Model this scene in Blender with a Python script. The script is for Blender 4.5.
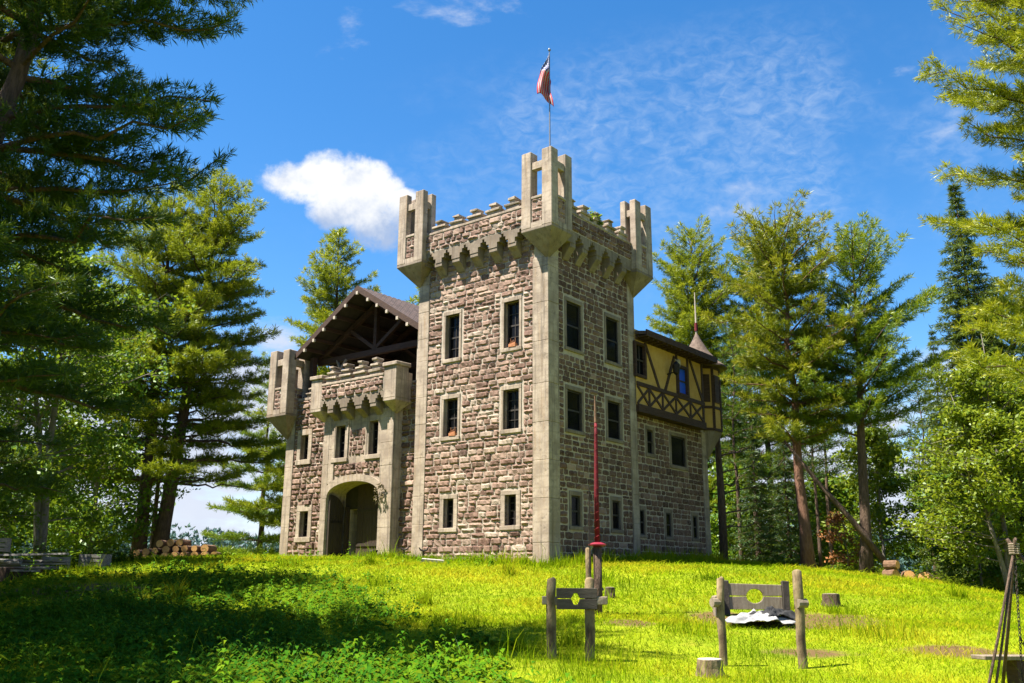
import bpy, bmesh, math, random
import numpy as np
from mathutils import Vector, Matrix, Euler

for o in list(bpy.data.objects): bpy.data.objects.remove(o)
SC = bpy.context.scene
COL = SC.collection
R = math.radians

# ------------------------------------------------------------------ camera
cd = bpy.data.cameras.new("camera"); cam = bpy.data.objects.new("camera", cd); COL.objects.link(cam)
cd.sensor_width = 36; cd.lens = 36 * 921 / 1024
cd.clip_end = 3000; cd.clip_start = .1
cam.matrix_world = Matrix.Translation((0, 0, 1.6)) @ Matrix.Rotation(R(90 + 14.478), 4, 'X') @ Matrix.Rotation(0.006, 4, 'Z')
SC.camera = cam

# ------------------------------------------------------------------ light
SUN_AZ, SUN_EL = R(-105), R(62)          # azimuth from +Y towards +X
sd = Vector((math.sin(SUN_AZ) * math.cos(SUN_EL), math.cos(SUN_AZ) * math.cos(SUN_EL), math.sin(SUN_EL)))
sl = bpy.data.lights.new("sun", 'SUN'); sl.energy = 5.0; sl.angle = R(.53); sl.color = (1, .93, .8)
so = bpy.data.objects.new("sun", sl); COL.objects.link(so); so.rotation_euler = (-sd).to_track_quat('-Z', 'Y').to_euler()
so.location = sd * 80
vs = SC.view_settings; vs.view_transform = 'Standard'; vs.look = 'None'; vs.gamma = 1; vs.use_curve_mapping = False
vs.exposure = 1.9
SC.cycles.max_bounces = 6; SC.cycles.transparent_max_bounces = 4
SC.cycles.diffuse_bounces = 3; SC.cycles.glossy_bounces = 2; SC.cycles.transmission_bounces = 3

KA = .68                                          # common scale of the surface albedos for this exposure
class NT:
    def dim(s, col): return s.mix(1.0, col, (KA, KA, KA), 'MULTIPLY')
    def __init__(s, tree): s.t = tree; s.n = tree.nodes; s.l = tree.links
    def add(s, typ, **kw):
        n = s.n.new(typ)
        for k, v in kw.items():
            if k.startswith('i_'):
                key = k[2:]; key = int(key) if key.isdigit() else key.replace('_', ' ')
                if isinstance(v, bpy.types.NodeSocket): s.l.new(v, n.inputs[key])
                else: n.inputs[key].default_value = v
            else: setattr(n, k, v)
        return n
    def math(s, op, a, b=None, c=None, clamp=False):
        n = s.n.new('ShaderNodeMath'); n.operation = op; n.use_clamp = clamp
        for i, v in enumerate((a, b, c)):
            if v is None: continue
            if isinstance(v, bpy.types.NodeSocket): s.l.new(v, n.inputs[i])
            else: n.inputs[i].default_value = v
        return n.outputs[0]
    def mix(s, f, a, b, mode='MIX'):
        n = s.n.new('ShaderNodeMix'); n.data_type = 'RGBA'; n.blend_type = mode
        for sock, v in ((n.inputs[0], f), (n.inputs[6], a), (n.inputs[7], b)):
            if isinstance(v, bpy.types.NodeSocket): s.l.new(v, sock)
            else: sock.default_value = v if isinstance(v, float) or isinstance(v, int) else (*v[:3], 1)
        return n.outputs[2]
    def noise(s, vec, scale, detail=4, rough=.55, dist=0):
        n = s.n.new('ShaderNodeTexNoise'); s.l.new(vec, n.inputs['Vector'])
        n.inputs['Scale'].default_value = scale; n.inputs['Detail'].default_value = detail
        n.inputs['Roughness'].default_value = rough; n.inputs['Distortion'].default_value = dist
        return n.outputs[0]
    def ramp(s, f, stops):
        n = s.n.new('ShaderNodeValToRGB'); s.l.new(f, n.inputs[0]); e = n.color_ramp.elements
        while len(e) < len(stops): e.new(.5)
        for el, (p, c) in zip(e, stops): el.position = p; el.color = (*c, 1) if len(c) == 3 else c
        return n.outputs[0]
    def sstep(s, v, a, b):
        n = s.n.new('ShaderNodeMapRange'); n.interpolation_type = 'SMOOTHSTEP'; s.l.new(v, n.inputs[0])
        n.inputs[1].default_value = a; n.inputs[2].default_value = b
        return n.outputs[0]

# ------------------------------------------------------------------ sky
W = bpy.data.worlds.new("World"); SC.world = W; W.use_nodes = True
t = NT(W.node_tree); t.n.clear()
out = t.add('ShaderNodeOutputWorld'); bg = t.add('ShaderNodeBackground'); t.l.new(bg.outputs[0], out.inputs[0])
sky = t.add('ShaderNodeTexSky'); sky.sky_type = 'NISHITA'; sky.sun_disc = False
sky.sun_elevation = SUN_EL; sky.sun_rotation = SUN_AZ; sky.altitude = 500; sky.air_density = 1.0; sky.dust_density = .3; sky.ozone_density = 2.0
hs = t.add('ShaderNodeHueSaturation', i_Saturation=1.34, i_Value=1.13, i_Color=sky.outputs[0])
hs.inputs['Hue'].default_value = .5
tc = t.add('ShaderNodeTexCoord'); D = tc.outputs['Generated']
def dirv(az, el): az, el = R(az), R(el); return Vector((math.sin(az) * math.cos(el), math.cos(az) * math.cos(el), math.sin(el)))
def dot(v):
    n = t.add('ShaderNodeVectorMath', operation='DOT_PRODUCT'); t.l.new(D, n.inputs[0]); n.inputs[1].default_value = v; return n.outputs['Value']
def patch(az, el):
    f = dirv(az, el); r = Vector((f.y, -f.x, 0)).normalized(); u = r.cross(f)
    return dot(f), dot(r), dot(u)
def blob(az, el, ra, rb):      # 1 at the patch centre, 0 on an ellipse (angles in radians), negative outside
    f, a, b = patch(az, el)
    q = t.math('ADD', t.math('POWER', t.math('ABSOLUTE', t.math('DIVIDE', a, ra)), 2), t.math('POWER', t.math('ABSOLUTE', t.math('DIVIDE', b, rb)), 2))
    q = t.math('SUBTRACT', 1, q)
    behind = t.math('LESS_THAN', f, 0)
    return t.math('SUBTRACT', q, t.math('MULTIPLY', behind, 9)), b
nz = t.math('ADD', t.math('MULTIPLY', t.noise(D, 9, 7, .62, .2), .62), t.math('MULTIPLY', t.noise(D, 24, 5, .6, .1), .38)); nzc = t.math('SUBTRACT', nz, .5)
skycol = hs.outputs[0]
# cumulus beside the tower: three overlapping puffs, ragged with noise, shaded below
CUM = [(-14.6, 23.5, .037, .025), (-12.6, 23.8, .037, .032), (-10.1, 23.1, .045, .042), (-9.0, 21.4, .038, .034), (-11.3, 22.2, .040, .026), (-7.2, 22.7, .026, .018)]
m = None; lo = None
for az, el, ra, rb in CUM:
    q, b = blob(az, el, ra, rb)
    m = q if m is None else t.math('MAXIMUM', m, q)
    if lo is None: lo = b
m = t.math('MAXIMUM', m, -3)
cov = t.sstep(t.math('ADD', m, t.math('MULTIPLY', nzc, 5.2)), -.1, .75)
nz2 = t.noise(D, 16, 5, .6)
sh = t.sstep(t.math('ADD', lo, t.math('MULTIPLY', t.math('SUBTRACT', nz2, .5), .26)), -.062, .03)
cumcol = t.mix(sh, (2.1, 2.7, 3.9), (5.0, 5.05, 5.1))
# cirrus veil on the right, streaked
mp = t.add('ShaderNodeMapping'); t.l.new(D, mp.inputs[0]); mp.inputs['Rotation'].default_value = (.3, .5, .4); mp.inputs['Scale'].default_value = (55, 75, 95)
ci = t.noise(mp.outputs[0], 1.0, 4, .6, .5); cq, _ = blob(14, 25, .42, .13)
ci2 = t.noise(D, 5, 4, .55, .5)
cirr = t.math('MULTIPLY', t.math('MULTIPLY', t.sstep(ci, .25, .95), t.sstep(ci2, .38, .74)), t.sstep(cq, -.6, .9))
cirr = t.math('MULTIPLY', cirr, .5)
# banks of cloud low over the horizon
sep = t.add('ShaderNodeSeparateXYZ', i_Vector=D); z = sep.outputs[2]
mp2 = t.add('ShaderNodeMapping'); t.l.new(D, mp2.inputs[0]); mp2.inputs['Scale'].default_value = (3.2, 3.2, 7); mp2.inputs['Location'].default_value = (.35, .2, .0)
lw = t.noise(mp2.outputs[0], 1.7, 7, .58, .2)
lowb = t.math('SUBTRACT', 1, t.sstep(z, .06, .30))
low = t.sstep(t.math('ADD', lw, t.math('MULTIPLY', lowb, .34)), .60, .78)
lcol = t.mix(t.noise(D, 7, 4), (2.6, 3.1, 4.2), (4.6, 4.8, 5.1))
c = t.mix(cirr, skycol, (3.6, 4.2, 5.0)); c = t.mix(low, c, lcol); c = t.mix(cov, c, cumcol)
t.l.new(c, bg.inputs[0]); bg.inputs[1].default_value = .056

# ------------------------------------------------------------------ materials
MATS = {}
def newmat(name):
    m = bpy.data.materials.new(name); m.use_nodes = True; tt = NT(m.node_tree); tt.n.clear()
    o = tt.add('ShaderNodeOutputMaterial'); MATS[name] = m
    return m, tt, o
def solid(name, c1, c2=None, scale=6, rough=.85, bump=.3, bscale=None, spec=.3, metal=0, stretch=None, detail=6, tint=0, bdist=.02):
    m, t, o = newmat(name); p = t.add('ShaderNodeBsdfPrincipled', i_Roughness=rough, i_Metallic=metal)
    p.inputs['Specular IOR Level'].default_value = spec
    g = t.add('ShaderNodeTexCoord').outputs['Object']
    if stretch:
        mm = t.add('ShaderNodeMapping'); t.l.new(g, mm.inputs[0]); mm.inputs['Scale'].default_value = stretch; g = mm.outputs[0]
    n = t.noise(g, scale, detail, .62)
    col = t.mix(t.sstep(n, .3, .7), c1, c2 or c1)
    if tint:
        a = t.add('ShaderNodeAttribute', attribute_name='tint').outputs['Fac']
        k = t.math('ADD', 1 - tint / 2, t.math('MULTIPLY', a, tint))
        cb = t.add('ShaderNodeCombineColor', i_0=k, i_1=k, i_2=k).outputs[0]
        col = t.mix(1.0, col, cb, 'MULTIPLY')
    t.l.new(t.dim(col), p.inputs['Base Color'])
    if bump:
        b = t.add('ShaderNodeBump', i_Strength=bump, i_Distance=bdist); t.l.new(t.noise(g, bscale or scale * 6, 5, .6), b.inputs['Height']); t.l.new(b.outputs[0], p.inputs['Normal'])
    t.l.new(p.outputs[0], o.inputs[0]); return m

def stone_mat():
    m, t, o = newmat('sandstone'); p = t.add('ShaderNodeBsdfPrincipled', i_Roughness=.92); p.inputs['Specular IOR Level'].default_value = .15
    a = t.add('ShaderNodeAttribute', attribute_name='tint').outputs['Fac']
    g = t.add('ShaderNodeTexCoord').outputs['Object']
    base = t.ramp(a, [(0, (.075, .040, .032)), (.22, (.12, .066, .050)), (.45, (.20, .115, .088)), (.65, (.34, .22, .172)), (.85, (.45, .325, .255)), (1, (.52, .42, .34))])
    n = t.noise(g, 9, 7, .68); base = t.mix(t.math('MULTIPLY', t.sstep(n, .40, .78), .6), base, (.46, .34, .26))
    wz = t.noise(g, .55, 5, .6); base = t.mix(t.math('MULTIPLY', t.sstep(wz, .42, .68), .45), base, (.13, .085, .075))
    n3 = t.noise(g, 21, 5, .6); base = t.mix(t.math('MULTIPLY', t.sstep(n3, .55, .8), .6), base, (.10, .055, .045))
    t.l.new(t.dim(base), p.inputs['Base Color'])
    b = t.add('ShaderNodeBump', i_Strength=.7, i_Distance=.03); t.l.new(t.noise(g, 26, 7, .65), b.inputs['Height']); t.l.new(b.outputs[0], p.inputs['Normal'])
    t.l.new(p.outputs[0], o.inputs[0]); return m
def concrete_mat(name, c1, c2, c3):
    m, t, o = newmat(name); p = t.add('ShaderNodeBsdfPrincipled', i_Roughness=.9); p.inputs['Specular IOR Level'].default_value = .2
    g = t.add('ShaderNodeTexCoord').outputs['Object']
    col = t.mix(t.sstep(t.noise(g, 1.3, 6, .65), .35, .68), c1, c2)
    mm = t.add('ShaderNodeMapping'); t.l.new(g, mm.inputs[0]); mm.inputs['Scale'].default_value = (5, 5, .5)
    col = t.mix(t.math('MULTIPLY', t.sstep(t.noise(mm.outputs[0], 1.2, 6, .6), .5, .78), .75), col, c3)
    sp = t.noise(g, 40, 3, .5); col = t.mix(t.math('MULTIPLY', t.sstep(sp, .58, .75), .35), col, (.2, .16, .11))
    m5 = t.add('ShaderNodeMapping'); t.l.new(g, m5.inputs[0]); m5.inputs['Scale'].default_value = (9, 9, .35)
    col = t.mix(t.math('MULTIPLY', t.sstep(t.noise(m5.outputs[0], .9, 6, .65), .50, .70), .75), col, (.13, .105, .085))
    col = t.mix(t.math('MULTIPLY', t.sstep(t.noise(g, 5, 7, .7), .54, .70), .7), col, (.18, .145, .11))
    w = t.add('ShaderNodeTexWave', wave_type='BANDS', bands_direction='Z', i_Vector=g); w.inputs['Scale'].default_value = .8; w.inputs['Distortion'].default_value = 1.5
    w.inputs['Detail'].default_value = 3
    col = t.mix(t.math('MULTIPLY', t.sstep(w.outputs[1], .9, .99), .25), col, (.25, .2, .14))
    t.l.new(t.dim(col), p.inputs['Base Color'])
    b = t.add('ShaderNodeBump', i_Strength=.45, i_Distance=.02); t.l.new(t.noise(g, 14, 8, .7), b.inputs['Height']); t.l.new(b.outputs[0], p.inputs['Normal'])
    t.l.new(p.outputs[0], o.inputs[0]); return m
def leaf_mat(name, ca, cb, cc, trans=.35, gloss=.025):
    m, t, o = newmat(name)
    a = t.add('ShaderNodeAttribute', attribute_name='tint').outputs['Fac']
    col = t.ramp(a, [(0, ca), (.5, cb), (1, cc)])
    d = t.add('ShaderNodeBsdfDiffuse', i_Color=t.dim(col))
    tl = t.add('ShaderNodeBsdfTranslucent', i_Color=t.dim(t.mix(.6, col, (.28, .34, .02), 'MIX')))
    mx = t.add('ShaderNodeMixShader', i_0=trans, i_1=d.outputs[0], i_2=tl.outputs[0])
    gl = t.add('ShaderNodeBsdfGlossy', i_Roughness=.45, i_Color=(.8, .9, .8, 1))
    m2 = t.add('ShaderNodeMixShader', i_0=gloss, i_1=mx.outputs[0], i_2=gl.outputs[0])
    t.l.new(m2.outputs[0], o.inputs[0]); return m

M_STONE = stone_mat()
M_MORTAR = solid('mortar', (.44, .375, .305), (.56, .485, .40), 5, .95, .6, 30)
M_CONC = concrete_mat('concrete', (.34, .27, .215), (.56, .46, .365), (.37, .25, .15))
M_CONCD = concrete_mat('stained_shaded_concrete', (.21, .165, .13), (.33, .268, .21), (.28, .18, .09))  # stains plus a darker tone: shaded-side window surrounds carry their shade in the colour
M_WOODD = solid('dark_timber', (.045, .022, .014), (.085, .045, .03), 3, .75, .4, stretch=(1, 1, 8))
M_WOODW = solid('weathered_wood', (.22, .17, .12), (.34, .28, .21), 3, .9, .6, 20, stretch=(6, 6, .8))
M_PALEW = solid('pale_end_grain', (.50, .42, .34), (.62, .54, .45), 20, .9, .3)
M_STUCCO = solid('yellow_stucco', (.58, .35, .095), (.68, .44, .14), 3, .9, .35, 40)
M_SASH = solid('sash_paint', (.035, .028, .024), (.06, .05, .045), 8, .6, .2)
M_GLASS = solid('dark_glass', (.005, .006, .007), (.010, .010, .012), 2, .1, .15, 3, spec=.1, bdist=.01)
M_BLUE = solid('blue_pane', (.02, .11, 1.0), (.03, .14, 1.0), 2, .5, 0, spec=.15)  # even bright blue base colour for the wing casement pane
M_DARK = solid('dark_interior', (.03, .024, .02), (.05, .04, .034), 4, .9, .2)  # near-black: shade of passage, loft and roof underside put into the colour
M_DOOR = solid('door_planks', (.045, .028, .02), (.07, .045, .032), 4, .7, .5, 16, stretch=(7, 7, .6))
M_DOORD = solid('dark_door_planks', (.035, .024, .018), (.06, .042, .03), 4, .7, .5, 16, stretch=(7, 7, .6))
M_IRON = solid('black_iron', (.02, .018, .017), (.05, .035, .028), 12, .6, .4, metal=.4)
M_RED = solid('red_cloth', (.10, .004, .010), (.20, .008, .018), 8, .8, .4)
M_STEEL = solid('grey_steel', (.25, .25, .26), (.35, .35, .36), 9, .45, .1, metal=.7)
M_WHITEC = solid('white_cloth', (.20, .20, .21), (.44, .44, .44), 6, .8, .3)
M_BLACKC = solid('black_cloth', (.018, .018, .02), (.03, .03, .032), 6, .8, .3)
M_BARK = solid('pine_bark', (.085, .055, .038), (.19, .125, .09), 5, .95, 1.0, 14, stretch=(3, 3, .7), bdist=.06)
M_BARKR = solid('red_pine_bark', (.17, .085, .055), (.30, .16, .11), 5, .95, 1.0, 14, stretch=(3, 3, .7), bdist=.06)
M_BARKG = solid('grey_bark', (.16, .14, .12), (.28, .25, .21), 6, .95, .8, 18, stretch=(2, 2, .6), bdist=.04)
M_BARKL = solid('log_bark', (.13, .075, .045), (.24, .14, .085), 8, .95, .8, 20)
M_CUT = solid('cut_wood', (.62, .30, .10), (.78, .45, .18), 12, .85, .3, tint=.5)
M_LUMBER = solid('grey_lumber', (.13, .12, .115), (.36, .345, .33), 4, .9, .4, 20, stretch=(1, 6, 6))
M_TERRA = solid('terracotta', (.42, .16, .07), (.5, .22, .1), 12, .85, .2)
M_BONE = solid('bone', (.5, .42, .3), (.6, .52, .4), 10, .8, .3)
M_ROCK = solid('pale_rock', (.5, .46, .4), (.6, .56, .5), 6, .95, .6)
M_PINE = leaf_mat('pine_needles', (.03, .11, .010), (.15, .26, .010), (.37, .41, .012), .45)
M_PINED = leaf_mat('shaded_pine_needles', (.018, .060, .010), (.042, .11, .012), (.14, .20, .012), .34)  # darker copy of the pine needles, shade of backlit trees in the colour
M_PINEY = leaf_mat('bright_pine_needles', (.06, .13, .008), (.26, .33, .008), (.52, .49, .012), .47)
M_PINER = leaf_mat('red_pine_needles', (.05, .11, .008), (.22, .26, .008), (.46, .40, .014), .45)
M_SPRUCE = leaf_mat('spruce_needles', (.018, .055, .020), (.05, .10, .020), (.15, .20, .016), .28)
M_LEAF = leaf_mat('broad_leaves', (.035, .12, .008), (.10, .23, .010), (.26, .38, .012), .48)
M_LEAFY = leaf_mat('bright_leaves', (.08, .16, .010), (.19, .28, .010), (.34, .38, .012), .45)
M_WEED = leaf_mat('weed_leaves', (.028, .14, .008), (.080, .25, .008), (.22, .38, .010), .45, .01)
M_GRASS = leaf_mat('grass_blades', (.12, .23, .004), (.30, .45, .005), (.55, .49, .02), .45, .0)
M_FAR = leaf_mat('haze_tinted_foliage', (.10, .18, .19), (.12, .21, .20), (.16, .25, .20), .1, 0)  # blue haze of distance put into the leaf colour
MS = [M_MORTAR, M_STONE, M_CONC, M_CONCD]      # slots of a masonry mesh

def tile_mat():
    m, t, o = newmat('roof_tiles'); p = t.add('ShaderNodeBsdfPrincipled', i_Roughness=.8)
    g = t.add('ShaderNodeTexCoord').outputs['Object']
    br = t.add('ShaderNodeTexBrick'); mp = t.add('ShaderNodeMapping'); t.l.new(g, mp.inputs[0]); mp.inputs['Rotation'].default_value = (0, 0, R(90)); t.l.new(mp.outputs[0], br.inputs[0])
    br.inputs['Scale'].default_value = 1; br.inputs['Brick Width'].default_value = .34; br.inputs['Row Height'].default_value = .26; br.inputs['Mortar Size'].default_value = .02
    br.inputs['Color1'].default_value = (.075, .045, .042, 1); br.inputs['Color2'].default_value = (.13, .085, .08, 1); br.inputs['Mortar'].default_value = (.04, .025, .025, 1)
    col = t.mix(t.math('MULTIPLY', t.noise(g, 3, 5), .6), br.outputs[0], (.12, .095, .095))
    t.l.new(t.dim(col), p.inputs['Base Color'])
    b = t.add('ShaderNodeBump', i_Strength=.6, i_Distance=.03); t.l.new(br.outputs[1], b.inputs['Height']); b.invert = True; t.l.new(b.outputs[0], p.inputs['Normal'])
    t.l.new(p.outputs[0], o.inputs[0]); return m
M_TILE = tile_mat()
M_SHINGLE = solid('cone_shingles', (.10, .07, .055), (.20, .145, .115), 9, .85, .8, 18)
def flag_mat():
    m, t, o = newmat('flag_cloth'); p = t.add('ShaderNodeBsdfPrincipled', i_Roughness=.8)
    uv = t.add('ShaderNodeAttribute', attribute_name='flaguv').outputs['Vector']; s = t.add('ShaderNodeSeparateXYZ', i_Vector=uv)
    u, v = s.outputs[0], s.outputs[1]
    st = t.math('LESS_THAN', t.math('FRACT', t.math('MULTIPLY', v, 6.5)), .56)
    col = t.mix(st, (.38, .33, .34), (.52, .008, .025))
    can = t.math('MULTIPLY', t.math('LESS_THAN', u, .4), t.math('LESS_THAN', v, 7 / 13))
    mpp = t.add('ShaderNodeMapping'); t.l.new(uv, mpp.inputs[0]); mpp.inputs['Scale'].default_value = (13, 9, 0)
    vo = t.add('ShaderNodeTexVoronoi', i_Vector=mpp.outputs[0]); vo.inputs['Scale'].default_value = 1; vo.inputs['Randomness'].default_value = 0
    star = t.math('LESS_THAN', vo.outputs[0], .28)
    col = t.mix(can, col, t.mix(star, (.03, .045, .22), (.7, .7, .7)))
    t.l.new(t.dim(col), p.inputs['Base Color'])
    t.l.new(p.outputs[0], o.inputs[0]); return m
M_FLAG = flag_mat()

# ------------------------------------------------------------------ mesh helpers
class MB:
    def __init__(s): s.v = []; s.f = []; s.m = []; s.t = []
    def add(s, vs, fs, mat=0, tint=.5):
        b = len(s.v); s.v.extend(tuple(map(float, v)) for v in vs)
        for f in fs: s.f.append([i + b for i in f]); s.m.append(mat); s.t.append(tint)
    def box(s, x0, x1, y0, y1, z0, z1, mat=0, tint=.5, jit=0, rng=None):
        vs = [(x, y, z) for x in (x0, x1) for y in (y0, y1) for z in (z0, z1)]
        if jit: vs = [(x + rng.uniform(-jit, jit), y + rng.uniform(-jit, jit), z + rng.uniform(-jit, jit)) for x, y, z in vs]
        s.add(vs, [(0, 1, 3, 2), (4, 6, 7, 5), (0, 4, 5, 1), (2, 3, 7, 6), (0, 2, 6, 4), (1, 5, 7, 3)], mat, tint)
    def prism(s, poly, d, mat=0, tint=.5):       # planar polygon (3D points) pushed along vector d
        n = len(poly); d = Vector(d); a = [Vector(p) for p in poly]
        s.add(a + [p + d for p in a], [list(range(n))[::-1], list(range(n, 2 * n))] + [(i, (i + 1) % n, n + (i + 1) % n, n + i) for i in range(n)], mat, tint)
    def beam(s, a, b, w, h, mat=0, up=(0, 0, 1), tint=.5):
        a, b = Vector(a), Vector(b); d = (b - a).normalized(); r = d.cross(Vector(up)).normalized(); u = r.cross(d)
        p = [a + r * x + u * y for x, y in ((-w / 2, -h / 2), (w / 2, -h / 2), (w / 2, h / 2), (-w / 2, h / 2))]
        s.prism(p, b - a, mat, tint)
    def tube(s, pts, rad, k=8, mat=0, tint=.5, cap=True, rng=None, jit=0):
        pts = [Vector(p) for p in pts]; n = len(pts); vs = []
        if not hasattr(rad, '__len__'): rad = [rad] * n
        ref = Vector((.31, .95, .1)) if abs((pts[-1] - pts[0]).normalized().y) < .9 else Vector((1, 0, 0))
        for i, p in enumerate(pts):
            d = (pts[min(i + 1, n - 1)] - pts[max(i - 1, 0)]).normalized(); r = d.cross(ref).normalized(); u = r.cross(d)
            for j in range(k):
                q = rad[i] * (1 + (rng.uniform(-jit, jit) if rng else 0)); an = 2 * math.pi * j / k
                vs.append(p + (r * math.cos(an) + u * math.sin(an)) * q)
        fs = [(i * k + j, i * k + (j + 1) % k, (i + 1) * k + (j + 1) % k, (i + 1) * k + j) for i in range(n - 1) for j in range(k)]
        if cap: fs += [list(range(k))[::-1], list(range((n - 1) * k, n * k))]
        s.add(vs, fs, mat, tint)
    def hull(s, pts, mat=0, tint=.5):
        bm = bmesh.new(); vv = [bm.verts.new(p) for p in pts]; r = bmesh.ops.convex_hull(bm, input=vv)
        bmesh.ops.delete(bm, geom=[e for e in bm.verts if not e.link_faces], context='VERTS')
        bm.verts.index_update(); s.add([v.co.copy() for v in bm.verts], [[v.index for v in f.verts] for f in bm.faces], mat, tint); bm.free()
    def lathe(s, prof, c=(0, 0, 0), k=16, mat=0, tint=.5):
        vs = []; n = len(prof)
        for r, z in prof:
            for j in range(k): vs.append((c[0] + r * math.cos(2 * math.pi * j / k), c[1] + r * math.sin(2 * math.pi * j / k), c[2] + z))
        s.add(vs, [(i * k + j, i * k + (j + 1) % k, (i + 1) * k + (j + 1) % k, (i + 1) * k + j) for i in range(n - 1) for j in range(k)] + [list(range(k))[::-1], list(range((n - 1) * k, n * k))], mat, tint)
    def build(s, name, mats, parent=None, bevel=0, smooth=False, fix=True):
        me = bpy.data.meshes.new(name); me.from_pydata(s.v, [], s.f)
        for m in (mats if isinstance(mats, list) else [mats]): me.materials.append(m)
        me.polygons.foreach_set('material_index', s.m)
        at = me.attributes.new('tint', 'FLOAT', 'FACE'); at.data.foreach_set('value', s.t)
        if fix or bevel:
            bm = bmesh.new(); bm.from_mesh(me)
            if fix: bmesh.ops.recalc_face_normals(bm, faces=bm.faces)
            if bevel:
                ed = [e for e in bm.edges if len(e.link_faces) == 2 and e.calc_face_angle(0) > R(35)]
                bmesh.ops.bevel(bm, geom=ed, offset=bevel, segments=1, affect='EDGES', clamp_overlap=True)
            bm.to_mesh(me); bm.free()
        if smooth: me.shade_smooth()
        o = bpy.data.objects.new(name, me); COL.objects.link(o)
        if parent: o.parent = parent
        return o
def npmesh(name, V, F, mats, tint=None, parent=None, midx=None):
    me = bpy.data.meshes.new(name); V = np.asarray(V, np.float32); F = np.asarray(F, np.int32); k = F.shape[1]
    me.vertices.add(len(V)); me.vertices.foreach_set('co', V.ravel())
    me.loops.add(F.size); me.loops.foreach_set('vertex_index', F.ravel())
    me.polygons.add(len(F)); me.polygons.foreach_set('loop_start', np.arange(0, F.size, k, dtype=np.int32)); me.polygons.foreach_set('loop_total', np.full(len(F), k, np.int32))
    for m in (mats if isinstance(mats, list) else [mats]): me.materials.append(m)
    if midx is not None: me.polygons.foreach_set('material_index', midx.astype(np.int32))
    me.update(calc_edges=True)
    if tint is not None:
        at = me.attributes.new('tint', 'FLOAT', 'FACE'); at.data.foreach_set('value', np.asarray(tint, np.float32))
    o = bpy.data.objects.new(name, me); COL.objects.link(o)
    if parent: o.parent = parent
    return o
def tag(o, label=None, cat=None, group=None, kind=None):
    if label: o['label'] = label
    if cat: o['category'] = cat
    if group: o['group'] = group
    if kind: o['kind'] = kind
    return o
def thing(name, label, cat, loc=(0, 0, 0), rz=0, group=None):
    o = bpy.data.objects.new(name, None); COL.objects.link(o); o.location = loc; o.rotation_euler = (0, 0, rz); o.empty_display_size = .3
    return tag(o, label, cat, group)

# ------------------------------------------------------------------ ground
_gy = np.array([-60, 0, 10, 16, 22, 28, 32, 38, 44, 60, 90, 200, 900.]); _gz = np.array([-.3, 0, .1, .29, .82, 1.62, 2.14, 2.42, 2.45, 1.6, .2, -3, -3])
def sst(x, a, b): q = np.clip((x - a) / (b - a), 0, 1); return q * q * (3 - 2 * q)
def gz(x, y):
    x = np.asarray(x, float); y = np.asarray(y, float); g = 0
    for d, w in ((-1.5, .25), (0, .5), (1.5, .25)): g = g + w * np.interp(y + d, _gy, _gz)
    s = sst(y, 16, 31); s2 = 1 - sst(y, 60, 110)
    g = g - s * s2 * (.0058 * np.clip(x - 4, 0, 22) ** 2 + .0105 * np.clip(-11 - x, 0, 20) ** 2)
    return g + .035 * np.sin(x * .9 + .3 * y) * np.sin(y * .7) + .02 * np.sin(2.1 * x + 1.3) * np.sin(1.7 * y)
def G(x, y, dz=0): return (x, y, float(gz(x, y)) + dz)

def ground_mat():
    m, t, o = newmat('meadow_soil'); p = t.add('ShaderNodeBsdfPrincipled', i_Roughness=.95); p.inputs['Specular IOR Level'].default_value = .1
    g = t.add('ShaderNodeTexCoord').outputs['Object']
    col = t.mix(t.sstep(t.noise(g, .35, 5, .6), .35, .65), (.20, .27, .006), (.31, .36, .008))
    col = t.mix(t.math('MULTIPLY', t.sstep(t.noise(g, 1.6, 5, .65), .5, .75), .5), col, (.36, .30, .03))
    col = t.mix(t.sstep(t.noise(g, 9, 6, .7), .45, .8), col, (.16, .24, .006))
    n = t.noise(g, 1.1, 5, .65)
    for cx, cy, rx, ry in DIRT:
        mp = t.add('ShaderNodeMapping'); t.l.new(g, mp.inputs[0]); mp.inputs['Location'].default_value = (-cx / rx, -cy / ry, 0); mp.inputs['Scale'].default_value = (1 / rx, 1 / ry, 0)
        le = t.add('ShaderNodeVectorMath', operation='LENGTH'); t.l.new(mp.outputs[0], le.inputs[0])
        k = t.math('SUBTRACT', 1, t.sstep(t.math('ADD', le.outputs['Value'], t.math('MULTIPLY', t.math('SUBTRACT', n, .5), 1.6)), .45, 1.0))
        col = t.mix(k, col, (.15, .095, .042))
    t.l.new(t.dim(col), p.inputs['Base Color'])
    b = t.add('ShaderNodeBump', i_Strength=.6, i_Distance=.06); t.l.new(t.noise(g, 7, 6, .7), b.inputs['Height']); t.l.new(b.outputs[0], p.inputs['Normal'])
    t.l.new(p.outputs[0], o.inputs[0]); return m
DIRT = [(4.7, 21.6, 1.0, 1.3), (7.2, 21.4, 1.5, 1.6), (6.0, 20.7, 1.4, .9), (8.0, 17.2, 1.4, 1.0), (-11.5, 25.0, 3.6, 2.2), (5.2, 16.9, 1.0, .7), (2.6, 20.5, .8, .8)]
M_GROUND = ground_mat()
xs = np.unique(np.concatenate([np.arange(-40, 40.1, .5), np.linspace(-600, -40, 25), np.linspace(40, 600, 25)]))
ys = np.unique(np.concatenate([np.arange(-6, 60.1, .5), np.linspace(-60, -6, 10), np.linspace(60, 900, 50)]))
X, Y = np.meshgrid(xs, ys); V = np.stack([X, Y, gz(X, Y)], -1).reshape(-1, 3); nx = len(xs)
I = (np.arange(len(ys) - 1)[:, None] * nx + np.arange(nx - 1)[None]).ravel(); F = np.stack([I, I + 1, I + nx + 1, I + nx], -1)
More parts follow.
